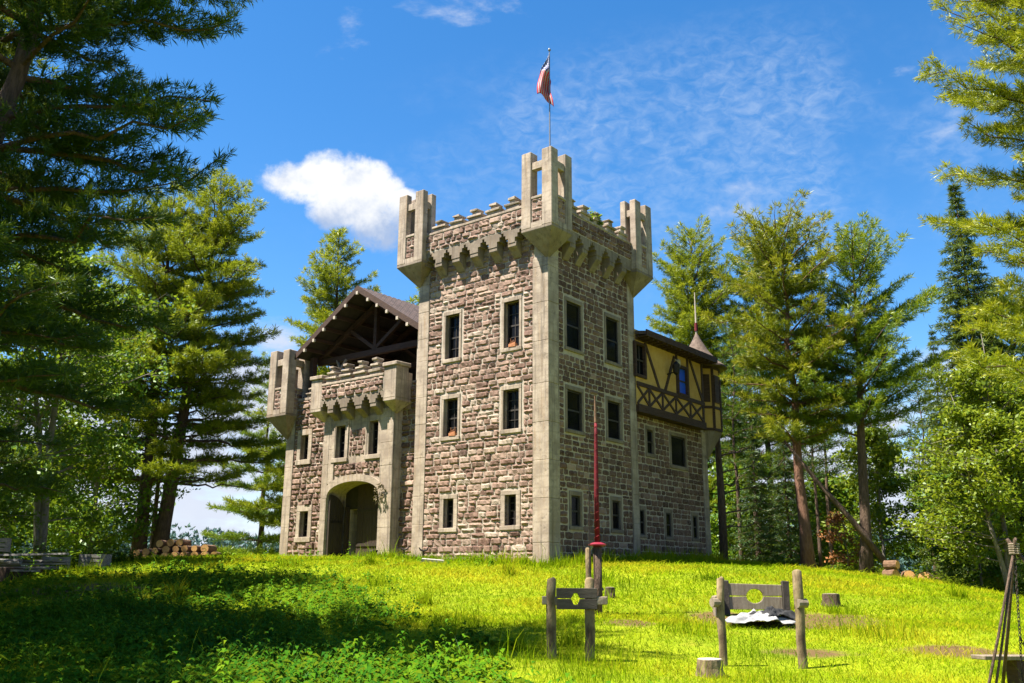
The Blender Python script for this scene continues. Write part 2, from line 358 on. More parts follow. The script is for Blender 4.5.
gnd = npmesh('ground', V, F, M_GROUND); gnd.data.shade_smooth(); tag(gnd, 'sunny grassy rise with worn dirt patches below the castle', 'ground', kind='structure')
# ------------------------------------------------------------------ castle (u runs left along the lit front, v runs back along the shaded side, z up from its foot)
TH = 0.675
CASTLE = thing('castle', 'brown stone castle with square battlemented tower, arched gate and half timbered wing', 'castle', (1.295, 32.0, 2.141), -TH)
class UV(MB):                                     # a mesh written in (u, v, z); local x = -u
    def add(s, vs, fs, mat=0, tint=.5): super().add([(-p[0], p[1], p[2]) for p in vs], fs, mat, tint)
class Fr:                                         # a wall frame: s along the wall, d outwards
    def __init__(s, o, ds, do): s.o, s.ds, s.do = o, ds, do
    def p(s, a, d, z): return (s.o[0] + s.ds[0] * a + s.do[0] * d, s.o[1] + s.ds[1] * a + s.do[1] * d, z)
FL = Fr((0, 0), (1, 0), (0, -1)); FR = Fr((0, 0), (0, 1), (-1, 0))
rnd = random.Random(7)

def fbox(mb, fr, s0, s1, z0, z1, d0, d1, mat=0, tint=.5, jit=0):
    vs = [fr.p(a, d, z) for a in (s0, s1) for d in (d0, d1) for z in (z0, z1)]
    if jit: vs = [tuple(c + rnd.uniform(-jit, jit) for c in p) for p in vs]
    mb.add(vs, [(0, 1, 3, 2), (4, 6, 7, 5), (0, 4, 5, 1), (2, 3, 7, 6), (0, 2, 6, 4), (1, 5, 7, 3)], mat, tint)
def fprism(mb, fr, poly, d0, d1, mat=0):          # polygon in (s, z) pushed from depth d0 to d1
    a = [fr.p(s, d0, z) for s, z in poly]; b = [fr.p(s, d1, z) for s, z in poly]; n = len(a)
    mb.add(a + b, [list(range(n)), list(range(n, 2 * n))[::-1]] + [(i, (i + 1) % n, n + (i + 1) % n, n + i) for i in range(n)], mat)
def sprism(mb, fr, poly, s0, s1, mat=0):          # polygon in (d, z) pushed along the wall
    a = [fr.p(s0, d, z) for d, z in poly]; b = [fr.p(s1, d, z) for d, z in poly]; n = len(a)
    mb.add(a + b, [list(range(n)), list(range(n, 2 * n))[::-1]] + [(i, (i + 1) % n, n + (i + 1) % n, n + i) for i in range(n)], mat)
def face(mb, fr, s0, s1, z0, z1, holes, rev=.38, mat=0):   # wall sheet with real openings and reveals
    ss = sorted({s0, s1, *[h[0] for h in holes], *[h[1] for h in holes]}); zs = sorted({z0, z1, *[h[2] for h in holes], *[h[3] for h in holes]})
    for a, b in zip(ss, ss[1:]):
        for c, d in zip(zs, zs[1:]):
            if any(h[0] < (a + b) / 2 < h[1] and h[2] < (c + d) / 2 < h[3] for h in holes): continue
            mb.add([fr.p(a, 0, c), fr.p(b, 0, c), fr.p(b, 0, d), fr.p(a, 0, d)], [(0, 1, 2, 3)], mat)
    for a, b, c, d in holes:
        for p, q in (((a, c), (b, c)), ((b, c), (b, d)), ((b, d), (a, d)), ((a, d), (a, c))):
            mb.add([fr.p(p[0], 0, p[1]), fr.p(q[0], 0, q[1]), fr.p(q[0], -rev, q[1]), fr.p(p[0], -rev, p[1])], [(0, 1, 2, 3)], 2)
def stones(mb, fr, s0, s1, z0, z1, holes=(), h=(.17, .27), l=(.28, .7), dep=.06, joint=.03, rough=.5, tb=0, skip=None, step=.1):
    z = z0; row = 0; edges = sorted({e for q in holes for e in (q[2], q[3])})
    while z < z1 - .08:
        hh = rnd.uniform(*h)
        for e in edges:
            if z + .09 < e < z + hh + .07: hh = e - z; break
        hh = min(hh, z1 - z)
        if z1 - z - hh < .1: hh = z1 - z
        iv = [(s0, s1)]
        for a, b, c, d in holes:
            if min(d, z + hh) - max(c, z) > .02:
                nv = []
                for p, q in iv:
                    if b <= p or a >= q: nv.append((p, q)); continue
                    if a - p > .1: nv.append((p, a))
                    if q - b > .1: nv.append((b, q))
                iv = nv
        for p, q in iv:
            s = p; first = True
            while s < q - .06:
                ll = rnd.uniform(*l) * (rnd.uniform(.4, 1) if first else 1); first = False
                if q - s - ll < l[0] * .55: ll = q - s
                if not (skip and skip(s + ll / 2, z + hh / 2, ll / 2, hh / 2)): one_stone(mb, fr, s, s + ll, z, z + hh, dep, joint, rough, tb, step)
                s += ll
        z += hh; row += 1
def one_stone(mb, fr, a, b, c, d, dep, joint, rough, tb, step):
    g = rnd.uniform(.4, 1.0) * joint; a += g; b -= g; c += g * rnd.uniform(.3, 1); d -= g * rnd.uniform(.3, 1)
    if b - a < .05 or d - c < .04: return
    nx = max(2, round((b - a) / step)); nz_ = max(2, round((d - c) / (step * .8))); base = dep * rnd.uniform(.45, 1.2); tx = rnd.uniform(-1, 1) * dep * .5; tz = rnd.uniform(-1, 1) * dep * .5
    wob = joint * .8 * rough; vs = []
    for j in range(nz_ + 1):
        for i in range(nx + 1):
            x = i / nx; y = j / nz_; ed = i in (0, nx) or j in (0, nz_); co = i in (0, nx) and j in (0, nz_)
            q = .012 if ed else base + tx * (x - .5) + tz * (y - .5) + rnd.uniform(-1, 1) * dep * rough * .55
            px = a + (b - a) * x + rnd.uniform(-1, 1) * wob; pz = c + (d - c) * y + rnd.uniform(-1, 1) * wob
            if co: px += (.5 - x) * 2 * joint * .5 * rnd.random(); pz += (.5 - y) * 2 * joint * .5 * rnd.random()
            elif not ed:
                e = .62; px = px if 1 < i < nx - 1 or nx < 3 else (a if i <= 1 else b) + (px - (a if i <= 1 else b)) * e
                pz = pz if 1 < j < nz_ - 1 or nz_ < 3 else (c if j <= 1 else d) + (pz - (c if j <= 1 else d)) * e
            vs.append(fr.p(px, max(q, .008), pz))
    n = len(vs)
    ring = [i for i in range(nx)] + [nx + j * (nx + 1) for j in range(nz_)] + [nz_ * (nx + 1) + i for i in range(nx, 0, -1)] + [j * (nx + 1) for j in range(nz_, 0, -1)]
    fs = [(j * (nx + 1) + i, j * (nx + 1) + i + 1, (j + 1) * (nx + 1) + i + 1, (j + 1) * (nx + 1) + i) for j in range(nz_) for i in range(nx)]
    sk = []
    for k, r in enumerate(ring):
        p = vs[r]; sk.append((p[0] - fr.do[0] * .03, p[1] - fr.do[1] * .03, p[2]))
    m = len(ring); fs += [(ring[k], n + k, n + (k + 1) % m, ring[(k + 1) % m]) for k in range(m)]
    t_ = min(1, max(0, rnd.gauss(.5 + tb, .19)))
    mb.add(vs + sk, fs, 1, t_)

def window(fr, c, w, z0, z1, jamb=.2, lint=.24, sill=.2, bars=(1, 3), mat=None, proud=.05, depth=.2, pane=None, surround='window'):
    """concrete surround with sill; children: sash with glazing bars, dark pane"""
    a, b = c - w / 2, c + w / 2; m = UV()
    fbox(m, fr, a - jamb, a, z0, z1, -.1, proud, 0); fbox(m, fr, b, b + jamb, z0, z1, -.1, proud, 0)
    fbox(m, fr, a - jamb, b + jamb, z1, z1 + lint, -.1, proud + .004, 0)
    fbox(m, fr, a - jamb - .02, b + jamb + .02, z0 - sill, z0, -.1, proud + .04, 0)
    wo = m.build(surround, mat or M_CONC, CASTLE, bevel=.012)
    s = UV(); t_ = .055
    fbox(s, fr, a, a + t_, z0, z1, -depth - .06, -depth, 0); fbox(s, fr, b - t_, b, z0, z1, -depth - .06, -depth, 0)
    fbox(s, fr, a + t_, b - t_, z0, z0 + t_, -depth - .06, -depth, 0); fbox(s, fr, a + t_, b - t_, z1 - t_, z1, -depth - .06, -depth, 0)
    for i in range(bars[0]):
        x = a + (b - a) * (i + 1) / (bars[0] + 1); fbox(s, fr, x - .014, x + .014, z0 + t_, z1 - t_, -depth - .05, -depth - .01, 0)
    for j in range(bars[1]):
        z = z0 + (z1 - z0) * (j + 1) / (bars[1] + 1); q = .03 if j == bars[1] // 2 else .015; fbox(s, fr, a + t_, b - t_, z - q, z + q, -depth - .045, -depth - .012, 0)
    s.build('sash', M_SASH, wo)
    p = UV(); fbox(p, fr, a + .01, b - .01, z0 + .01, z1 - .01, -depth - .05, -depth - .035, 0); p.build('pane', pane or M_GLASS, wo)
    return wo

TW, TD = 6.46, 5.9
winL = [(c, w, z0, z1) for c in (4.645, 1.673) for w, z0, z1 in ((.72, 7.765, 9.55), (.72, 4.716, 6.183), (.5, 1.29, 2.365))]
winR = [(c, w, z0, z1) for c in (1.611, 4.302) for w, z0, z1 in ((.94, 7.765, 9.55), (.94, 4.716, 6.183), (.56, 1.29, 2.365))]
hol = lambda ws: [(c - w / 2, c + w / 2, a, b) for c, w, a, b in ws]
sur = lambda ws, j=.2, li=.24, si=.2: [(c - w / 2 - j, c + w / 2 + j, a - si, b + li) for c, w, a, b in ws]
QW = .66                                           # concrete corner strips
# --- tower wall
m = UV(); face(m, FL, 0, TW, -.9, 12.0, hol(winL)); face(m, FR, 0, TD, -.9, 12.0, hol(winR))
FBK = Fr((TW, 0), (0, 1), (1, 0)); FBK2 = Fr((0, TD), (1, 0), (0, 1))
face(m, FBK, 0, TD, -.9, 12.0, []); face(m, FBK2, 0, TW, -.9, 12.0, [])
m.add([(0, 0, 11.9), (TW, 0, 11.9), (TW, TD, 11.9), (0, TD, 11.9)], [(0, 1, 2, 3)], 3)
stones(m, FL, QW - .05, TW - .52, -.3, 11.95, sur(winL), h=(.14, .26), l=(.22, .78), dep=.055, joint=.028, rough=.75, tb=.17, step=.085)  # same stone tinted lighter here, sunlight of the front put into its colour
stones(m, FR, QW - .02, TD - .42, -.3, 11.95, sur(winR), h=(.19, .25), l=(.3, .58), dep=.04, joint=.036, rough=.45, tb=-.2)  # same stone tinted darker, shade of this side put into its colour
stones(m, FBK, .3, TD - .3, 5.5, 11.9, h=(.2, .3), l=(.35, .7), dep=.04, step=.2); stones(m, FBK2, .3, TW - .3, 5.5, 11.9, h=(.2, .3), l=(.35, .7), dep=.04, step=.2)
m.build('tower_wall', MS, CASTLE, fix=False)
def quoin(fr, s0, s1, z0, z1, tooth=0, proud=.055, name='corner_pilaster', mat=None):
    q = UV(); z = z0
    while z < z1 - .01:
        h_ = min(rnd.uniform(.9, 1.5), z1 - z); fbox(q, fr, s0, s1, z, z + h_ - .006, -.05, proud + rnd.uniform(-.004, .004)); z += h_
    q.build(name, mat or M_CONC, CASTLE, bevel=.01)
q = UV(); z = -.9
while z < 11.0:                                    # the near corner: one L-shaped strip, cast in lifts
    h_ = min(rnd.uniform(1.0, 1.6), 11.0 - z); e = rnd.uniform(-.004, .004)
    q.prism([(-.06 - e, -.06 - e, z), (QW, -.06 - e, z), (QW, .05, z), (.05, .05, z), (.05, QW - .06, z), (-.06 - e, QW - .06, z)], (0, 0, h_ - .006)); z += h_
q.build('corner_pilaster', M_CONC, CASTLE, bevel=.012)
quoin(FL, TW - .56, TW + .03, -.9, 11.4); quoin(FR, TD - .45, TD + .03, -.9, 11.4)
for c, w, a, b in winL: window(FL, c, w, a, b, jamb=.12 if w > .6 else .2, lint=.16, sill=.15, proud=.03)
for c, w, a, b in winR: window(FR, c, w, a, b, jamb=.12, lint=.16, sill=.13, mat=M_CONCD, proud=.03, depth=.05, bars=(0, 1))  # darker concrete copy, side shade put into the surround colour

# --- corbel tables and battlements
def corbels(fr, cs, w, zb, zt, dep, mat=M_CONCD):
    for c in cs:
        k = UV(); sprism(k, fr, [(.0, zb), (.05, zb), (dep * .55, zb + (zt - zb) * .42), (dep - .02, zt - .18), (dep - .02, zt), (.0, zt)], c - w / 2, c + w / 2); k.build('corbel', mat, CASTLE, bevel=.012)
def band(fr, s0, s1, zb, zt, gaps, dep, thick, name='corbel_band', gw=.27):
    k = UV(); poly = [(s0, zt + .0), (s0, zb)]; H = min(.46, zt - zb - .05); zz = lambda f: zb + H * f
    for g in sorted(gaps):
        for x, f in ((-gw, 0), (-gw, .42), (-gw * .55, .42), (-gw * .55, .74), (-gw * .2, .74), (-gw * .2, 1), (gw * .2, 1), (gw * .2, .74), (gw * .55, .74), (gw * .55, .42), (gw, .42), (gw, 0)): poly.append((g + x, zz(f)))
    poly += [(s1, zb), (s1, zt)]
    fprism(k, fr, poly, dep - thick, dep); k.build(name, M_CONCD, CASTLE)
def parapet(fr, s0, s1, zb, zt, dep, thick, tb=0, rough=.6, name='parapet'):
    k = UV(); fbox(k, fr, s0, s1, zb, zt, dep - thick, dep, 0)
    f2 = Fr(fr.p(0, dep, 0)[:2], fr.ds, fr.do); stones(k, f2, s0 + .02, s1 - .02, zb + .02, zt - .02, h=(.15, .24), l=(.25, .6), dep=.06, joint=.028, rough=rough, tb=tb, step=.09)
    k.build(name, MS, CASTLE, fix=False)
    c = UV(); fbox(c, fr, s0, s1, zt, zt + .10, dep - thick - .03, dep + .035, 0); c.build('coping', M_CONC, CASTLE, bevel=.015)
def merlon(fr, c, z, dep, thick, levels, mat=M_CONC):
    k = UV(); zz = z; base = z
    for i, (wd, h_) in enumerate(levels):
        fbox(k, fr, c - wd / 2, c + wd / 2, base, zz + h_ - .085, dep - thick + .01, dep - .01, 0, jit=.006)
        base = zz + h_ - .085
        fbox(k, fr, c - wd / 2 - .035, c + wd / 2 + .035, base, zz + h_, dep - thick - .04, dep + .05, 0, jit=.022)
        base = zz + h_; zz += h_
    k.build('merlon', mat, CASTLE, bevel=.012)
OP = .42
gapL = [4.7, 3.74, 2.79, 1.83]; gapL2 = [5.6, 4.68, 3.72, 2.77, 1.82, .9]
band(FL, .62, 5.86, 11.69, 12.22, [5.55, 4.68, 3.72, 2.77, 1.82, .95], OP, OP + .02)
corbels(FL, [5.14, 4.2, 3.245, 2.295, 1.37], .40, 11.2, 11.72, OP)
parapet(FL, .62, 5.86, 12.22, 12.95, OP, .36, .12, .75)  # stone tint raised, sunlight of the front put into the colour
for c in (5.13, 4.2, 3.25, 2.3, 1.36): merlon(FL, c, 13.05, OP, .36, ((.66, .22), (.26, .23)))
band(FR, .55, 5.35, 11.69, 12.16, [1.47, 2.35, 3.31, 4.25], OP, OP + .02)
corbels(FR, [1.06, 1.87, 2.84, 3.78, 4.69], .36, 11.1, 11.72, OP)
parapet(FR, .55, 5.35, 12.16, 12.85, OP, .36, -.2, .45)  # stone tint lowered, shade of this side put into the colour
for c in (1.0, 1.9, 2.8, 3.7, 4.6): merlon(FR, c, 12.95, OP, .36, ((.64, .24), (.30, .27)))
# plain parapets on the two far sides
parapet(FBK, .6, TD - .1, 11.95, 12.9, .02, .34, 0, .4); parapet(FBK2, .2, TW - .2, 11.95, 12.9, .02, .34, 0, .4)
for c in (1.2, 2.1, 3.0, 3.9, 4.8): merlon(FBK, c, 13.0, .02, .34, ((.64, .24), (.28, .24)))
for c in (1.2, 2.15, 3.1, 4.05, 5.0): merlon(FBK2, c, 13.0, .02, .34, ((.64, .24), (.28, .24)))

def bartizan(u0, u1, v0, v1, zb, zt, tip, panels, ztip, PU=.47, PV=.44, rear=True, nsides=4):
    """open concrete turret: tapered foot, four posts, stone panels below sills, lintels above the openings"""
    b = UV()
    b.hull([(u, v, zb + .1) for u in (u0, u1) for v in (v0, v1)] + [(u, v, zb) for u in (u0, u1) for v in (v0, v1)] + [(tip[0] + a, tip[1] + c, ztip) for a in (-.06, .06) for c in (-.06, .06)])
    root = b.build('bartizan', M_CONCD, CASTLE, bevel=.01)
    for u in (u0, u1 - PU):
        for v in (v0, v1 - PV):
            if not rear and u > u0 and v > v0: continue
            k = UV(); k.box(u, u + PU, v, v + PV, zb + .1, zt + rnd.uniform(-.03, .03), jit=.008, rng=rnd); k.build('post', M_CONC, root, bevel=.02)
    sides = [(Fr((0, v0), (1, 0), (0, -1)), u0, u1, PU), (Fr((u0, 0), (0, 1), (-1, 0)), v0, v1, PV), (Fr((0, v1), (1, 0), (0, 1)), u0, u1, PU), (Fr((u1, 0), (0, 1), (1, 0)), v0, v1, PV)]
    for fr, a, c, P in sides[:nsides]:
        a += P; c -= P; th_ = min(.3, (PU + PV - P) * .8)
        pz = zb + (1.22 if zt - zb > 3 else 1.18)
        k = UV(); fbox(k, fr, a, c, zb + .1, zb + .3, -th_, -.005, 2); fbox(k, fr, a, c, zb + .3, pz, -th_, -.05, 0)
        f2 = Fr(fr.p(0, -.05, 0)[:2], fr.ds, fr.do); stones(k, f2, a + .01, c - .01, zb + .31, pz - .01, h=(.14, .22), l=(.2, .5), dep=.05, joint=.025, rough=.7, tb=.05, step=.09)
        k.build('stone_panel', MS, root, fix=False)
        k = UV(); fbox(k, fr, a, c, pz, pz + .1, -th_ - .02, .0, 0); k.build('sill', M_CONC, root, bevel=.015)
        k = UV(); fbox(k, fr, a, c, zt - .72, zt - .42, -th_, -.06, 0); k.build('lintel', M_CONC, root, bevel=.015)
bartizan(-.7, .7, -.7, .62, 11.82, 14.95, (0, 0), None, 10.93, .45, .42, False, 2)
bartizan(5.78, 7.2, -.7, .06, 11.82, 14.95, (TW, 0), None, 11.0, .47, .27, True, 2)
bartizan(-.68, .06, 5.2, 6.52, 11.66, 14.85, (0, TD), None, 10.82, .27, .45, True, 2)

# --- gatehouse: recessed wall, projecting gate bay, balcony
WV = .45; WL = 15.05; A0, A1, ZS, RISE = 8.42, 11.56, 2.72, .62
FW = Fr((0, WV), (1, 0), (0, -1)); FS = Fr((WL, 0), (0, 1), (1, 0))
winW = [(13.55, .55, 1.18, 2.28), (13.82, .52, 4.55, 5.65)]
m = UV(); face(m, FW, TW - .2, WL, -.9, 7.3, hol(winW) + [(A0 - .05, A1 + .05, -.9, 3.45)]); face(m, FS, WV, 9, -.9, 7.3, [])
stones(m, FW, TW + .05, WL - .5, -.3, 7.25, sur(winW, .22, .24, .2) + [(7.8, 11.8, -.3, 6.4)], h=(.17, .28), l=(.28, .62), dep=.075, joint=.03, rough=.7, tb=.02, step=.09)
stones(m, FS, WV + .4, 8.7, -.3, 7.25, h=(.2, .3), l=(.35, .7), dep=.05, step=.2)
m.add([(TW, WV, 6.7), (WL, WV, 6.7), (WL, 9, 6.7), (TW, 9, 6.7)], [(0, 1, 2, 3)], 3)
m.add([(TW, 9, -.9), (WL, 9, -.9), (WL, 9, 7.3), (TW, 9, 7.3)], [(0, 1, 2, 3)], 0)
fbox(m, FW, 11.95, WL, 7.25, 7.36, -.36, .04, 2)
m.build('gatehouse_wall', MS, CASTLE, fix=False)
quoin(FW, WL - .52, WL + .04, -.9, 6.5)
for c in (12.75, 13.65): merlon(FW, c, 7.36, 0, .3, ((.5, .22), (.22, .22)))
window(FW, 13.55, .55, 1.18, 2.28, .24, .26, .22); window(FW, 13.82, .52, 4.55, 5.65, .24, .26, .22)
A0, A1, ZS, RISE = 8.42, 11.56, 2.72, .62       # gate arch
def arch(n=20, off=0):
    w = (A1 - A0) / 2 + off; c = (A0 + A1) / 2; r = RISE + off
    return [(c + w * math.cos(math.pi * i / n), ZS + r * abs(math.sin(math.pi * i / n)) ** .85) for i in range(n + 1)]
FB = FL
winB = [(10.895, .57, 4.36, 5.72), (8.87, .54, 4.36, 5.74)]
m = UV()
pl = [(A1, -.9), (A0, -.9)]
ring = arch()                                   # from A1?? side order: starts at the right jamb (larger u)
poly = [(7.67, -.9), (A0, -.9)] + [(s, z) for s, z in ring[::-1]] + [(A1, -.9), (11.95, -.9), (11.95, 4.1), (7.67, 4.1)]
fprism(m, FB, poly, -WV - .5, 0, 2)
face(m, FB, 7.67, 11.95, 4.1, 6.75, hol(winB), rev=.4, mat=2)
for u in (7.67, 11.95): m.add([(u, 0, 4.1), (u, WV + .1, 4.1), (u, WV + .1, 6.75), (u, 0, 6.75)], [(0, 1, 2, 3)], 2)
def notring(s, z, hs, hz):
    c = (A0 + A1) / 2; x = (s - c) / ((A1 - A0) / 2 + .30)
    if abs(x) > 1: return abs(s - c) < (A1 - A0) / 2 + .3 and z - hz < ZS
    return z - hz * .9 < ZS + (RISE + .30) * max(0, 1 - x * x) ** .42
stones(m, FB, A0 + .02, 11.2, 2.9, 4.1, h=(.16, .24), l=(.22, .55), dep=.08, joint=.028, rough=.75, tb=.05, skip=notring, step=.08)
stones(m, FB, 9.4, 10.36, 4.42, 5.5, h=(.15, .22), l=(.18, .4), dep=.05, joint=.03, rough=.7, tb=-.1, step=.08)
m.build('gate_bay', MS, CASTLE, fix=False)
k = UV()                                        # raised arch band
o1, o2 = arch(20, 0), arch(20, .28)
for i in range(20):
    fprism(k, FB, [o1[i], o2[i], o2[i + 1], o1[i + 1]], .0, .075)
k.build('arch_band', M_CONC, CASTLE, fix=False)
fr_j = [(7.67, 8.40), (11.58, 11.95)]
for a, b in fr_j: quoin(FB, a, b, -.9, 6.2, name='gate_pilaster', proud=.07)
quoin(FB, 11.22, 11.575, 3.3, 6.2, name='gate_pilaster', proud=.066)
k = UV(); fbox(k, Fr((7.67, 0), (0, 1), (-1, 0)), .004, WV - .004, -.9, 6.2, -.02, .012); k.build('gate_pilaster', M_CONC, CASTLE)
window(FB, 10.895, .57, 4.36, 5.72, .2, .26, .18); window(FB, 8.87, .54, 4.36, 5.74, .2, .26, .18)
# passage, inner wall and doors
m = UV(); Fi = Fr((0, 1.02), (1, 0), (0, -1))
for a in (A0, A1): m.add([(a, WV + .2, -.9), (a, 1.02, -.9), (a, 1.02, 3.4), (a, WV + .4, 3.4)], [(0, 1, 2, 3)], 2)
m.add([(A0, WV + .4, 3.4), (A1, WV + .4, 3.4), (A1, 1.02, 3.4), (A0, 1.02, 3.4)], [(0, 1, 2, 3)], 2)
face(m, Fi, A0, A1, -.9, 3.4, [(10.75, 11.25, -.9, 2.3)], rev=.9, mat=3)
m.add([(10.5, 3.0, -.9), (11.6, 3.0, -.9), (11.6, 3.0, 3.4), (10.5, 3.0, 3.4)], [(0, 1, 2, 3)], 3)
m.build('gate_passage', [M_MORTAR, M_STONE, M_CONC, M_DARK], CASTLE, fix=False)  # inner wall coloured near-black to carry the passage shade
def planks(mb, fr, s0, s1, zf, z0, d0, d1, w=.19, mat=0):
    n = max(1, round((s1 - s0) / w)); ww = (s1 - s0) / n
    for i in range(n):
        a, b = s0 + i * ww, s0 + (i + 1) * ww; za, zb = zf(a), zf(b)
        fprism(mb, fr, [(a + .004, z0), (b - .004, z0), (b - .004, zb), (a + .004, za)], d0, d1 + rnd.uniform(-.004, .004), mat)
k = UV(); planks(k, Fi, A0 + .02, 10.7, lambda s: 3.36, -.2, .02, .09); dr = k.build('inner_door', M_DOOR, CASTLE)
k = UV()
for z in (.75, 2.15): fbox(k, Fi, A0 + .05, 10.66, z, z + .12, .09, .13)
k.build('strap', M_DOORD, dr)
k = UV(); fbox(k, Fi, 11.27, 11.41, -.2, 2.4, .02, .16); k.build('door_post', M_DOOR, CASTLE)
def leaf(u, name='gate_leaf'):                  # arched door leaf swung back against the jamb
    fr = Fr((u, 0), (0, 1), (-1, 0)); k = UV(); planks(k, fr, .03, .80, lambda s: 2.15 + .72 * math.sqrt(max(0, 1 - ((s - .03) / .80) ** 2)), -.12, -.04, .04, w=.13)
    o = k.build(name, M_DOORD, CASTLE); h = UV()
    for z in (.4, 1.7): fbox(h, fr, .1, .76, z, z + .09, .045, .06)
    h.build('strap_hinge', M_IRON, o)
leaf(A1 - .1)
# balcony
BO = .5; B0, B1 = 7.2, 12.45
k = UV(); k.box(B0 + .1, B1 - .1, -BO + .36, WV, 6.55, 6.72); k.build('balcony_floor', M_CONCD, CASTLE)
for a, b, tip in ((7.2, 7.9, 7.67), (11.75, 12.45, 11.95)):
    k = UV(); k.box(a, b, -BO, -BO + .7, 6.5, 7.8, jit=.006, rng=rnd)
    k.hull([(u, v, 6.5) for u in (a, b) for v in (-BO, WV)] + [(u, v, 6.38) for u in (a, b) for v in (-BO, WV)] + [(tip + c, d, 5.95) for c in (-.05, .05) for d in (-.02, .05)])
    k.box(a + .02, b - .02, -BO + .7, WV, 6.5, 7.6)
    po = k.build('balcony_post', M_CONC, CASTLE, bevel=.014)
    k = UV(); k.box(a - .07, b + .07, -BO - .07, -BO + .78, 7.8, 7.97, jit=.01, rng=rnd); k.build('post_cap', M_CONC, po, bevel=.025)
band(FB, 7.9, 11.75, 6.4, 6.82, [11.5, 10.72, 9.83, 8.93, 8.13], BO, BO, gw=.22)
corbels(FB, [11.13, 10.28, 9.38, 8.5], .36, 5.95, 6.42, BO)
parapet(FB, 7.9, 11.75, 6.82, 7.46, BO, .34, .12, .75)
for c in (11.16, 10.26, 9.36, 8.46): merlon(FB, c, 7.56, BO, .34, ((.66, .23), (.42, .23), (.2, .24)))
bartizan(14.45, 15.85, -.25, 1.1, 6.55, 9.62, (WL, WV), None, 5.55)
# --- loft roof over the gatehouse
RU, RZ, SL = 10.42, 11.87, .618
RV0, RV1 = .1, 8.6
def roofz(u): return RZ - SL * abs(u - RU)
m = UV()
for u0, u1 in ((RU, 14.5), (6.52, RU)):
    m.prism([(u0, RV0, roofz(u0)), (u1, RV0, roofz(u1)), (u1, RV0, roofz(u1) - .1), (u0, RV0, roofz(u0) - .1)], (0, RV1 - RV0, 0), 0)
roof = m.build('gable_roof', M_TILE, CASTLE)
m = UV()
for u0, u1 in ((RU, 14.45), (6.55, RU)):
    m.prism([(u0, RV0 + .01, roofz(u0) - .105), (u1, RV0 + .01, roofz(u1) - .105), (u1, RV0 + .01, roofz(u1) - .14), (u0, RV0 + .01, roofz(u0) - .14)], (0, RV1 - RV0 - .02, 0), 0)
m.build('soffit', M_DARK, roof)  # boards coloured near-black to carry the shade under the roof
k = UV()                                        # rows of pan tiles standing proud on the slope over the tower
for i in range(int((RV1 - RV0) / .3)):
    v = RV0 + .1 + i * .3
    for u1, sgn in ((6.52, -1), (14.5, 1)):
        k.beam((RU, v, RZ + .015), (u1, v, roofz(u1) + .015), .11, .05)
k.build('tile_rib', M_TILE, roof)
k = UV()
k.prism([(RU, RV0 - .05, RZ + .04), (14.56, RV0 - .05, roofz(14.56) + .04), (14.56, RV0 - .05, roofz(14.56) - .24), (RU, RV0 - .05, RZ - .24)], (0, .049, 0))
k.prism([(RU, RV0 - .05, RZ + .04), (6.5, RV0 - .05, roofz(6.5) + .04), (6.5, RV0 - .05, roofz(6.5) - .24), (RU, RV0 - .05, RZ - .24)], (0, .049, 0))
k.build('bargeboard', M_WOODD, roof)
def under(u, dz): return roofz(u) - dz
for u in (10.42, 11.15, 11.85, 12.55, 13.2, 13.8, 9.72, 9.12, 8.5, 7.85, 7.25):
    k = UV(); k.box(u - .06, u + .06, RV0 + .03, RV1, under(u, .30), under(u, .15)); o = k.build('purlin', M_WOODD, roof)
    k = UV(); k.box(u - .062, u + .062, RV0 - .06, RV0 + .03, under(u, .36), under(u, .22)); k.build('end_grain', M_PALEW, o)
for v in (1.3, 4.2):                             # trusses
    k = UV(); k.beam((14.2, v, 9.15), (6.5, v, 9.15), .2, .26); k.beam((RU, v, 9.2), (RU, v, 11.5), .18, .18, up=(0, 1, 0))
    for sg in (-1, 1):
        k.beam((RU, v, 9.3), (RU + sg * 1.7, v, roofz(RU + 1.7) - .42), .16, .16); k.beam((RU + sg * 3.9, v, 9.25), (RU, v, 11.35), .18, .2)
    k.build('truss', M_WOODD, roof)
k = UV(); k.beam((13.3, .75, 7.1), (12.2, 1.2, 9.05), .1, .1); k.beam((11.6, 1.0, 7.4), (12.9, 1.25, 9.1), .1, .1); k.build('brace', M_WOODW, roof)
k = UV(); k.box(6.85, 7.12, .55, .82, 7.2, 9.4); k.build('loft_post', M_PALEW, CASTLE, bevel=.01)
k = UV(); k.box(13.9, 14.15, .7, .95, 7.2, 9.3); k.build('loft_post', M_WOODD, CASTLE, bevel=.01)
k = UV(); k.prism([(14.3, 5.2, 6.7), (6.5, 5.2, 6.7), (6.5, 5.2, 9.2), (RU, 5.2, 11.6), (14.3, 5.2, 9.3)], (0, .2, 0)); k.build('loft_wall', M_DARK, CASTLE)  # near-black colour carries the shade inside the loft

# --- right wing: stone below, half timbered storey above
RWU, RWV = .25, 12.4
FRW = Fr((RWU, 0), (0, 1), (-1, 0))
winS = [(6.6, .35, 1.2, 2.18), (8.73, .41, 1.2, 2.18), (11.05, .36, 1.22, 2.18)]
winB2 = [(7.42, .5, 4.5, 5.5), (9.82, 1.26, 4.22, 5.5)]
m = UV(); face(m, FRW, TD - .1, RWV, -.9, 6.2, hol(winS + winB2))
F3 = Fr((0, RWV), (1, 0), (0, 1)); face(m, F3, RWU, 8, -.9, 6.2, [])
stones(m, FRW, TD + .06, RWV - .4, -.3, 6.1, sur(winS, .18, .2, .16) + sur(winB2, .18, .2, .18), h=(.19, .26), l=(.3, .6), dep=.04, joint=.036, rough=.45, tb=-.2)  # wing stones tinted darker as well, their shade put into the colour
stones(m, F3, RWU + .4, 7.7, -.3, 6.1, h=(.2, .3), l=(.35, .7), dep=.04, step=.2)
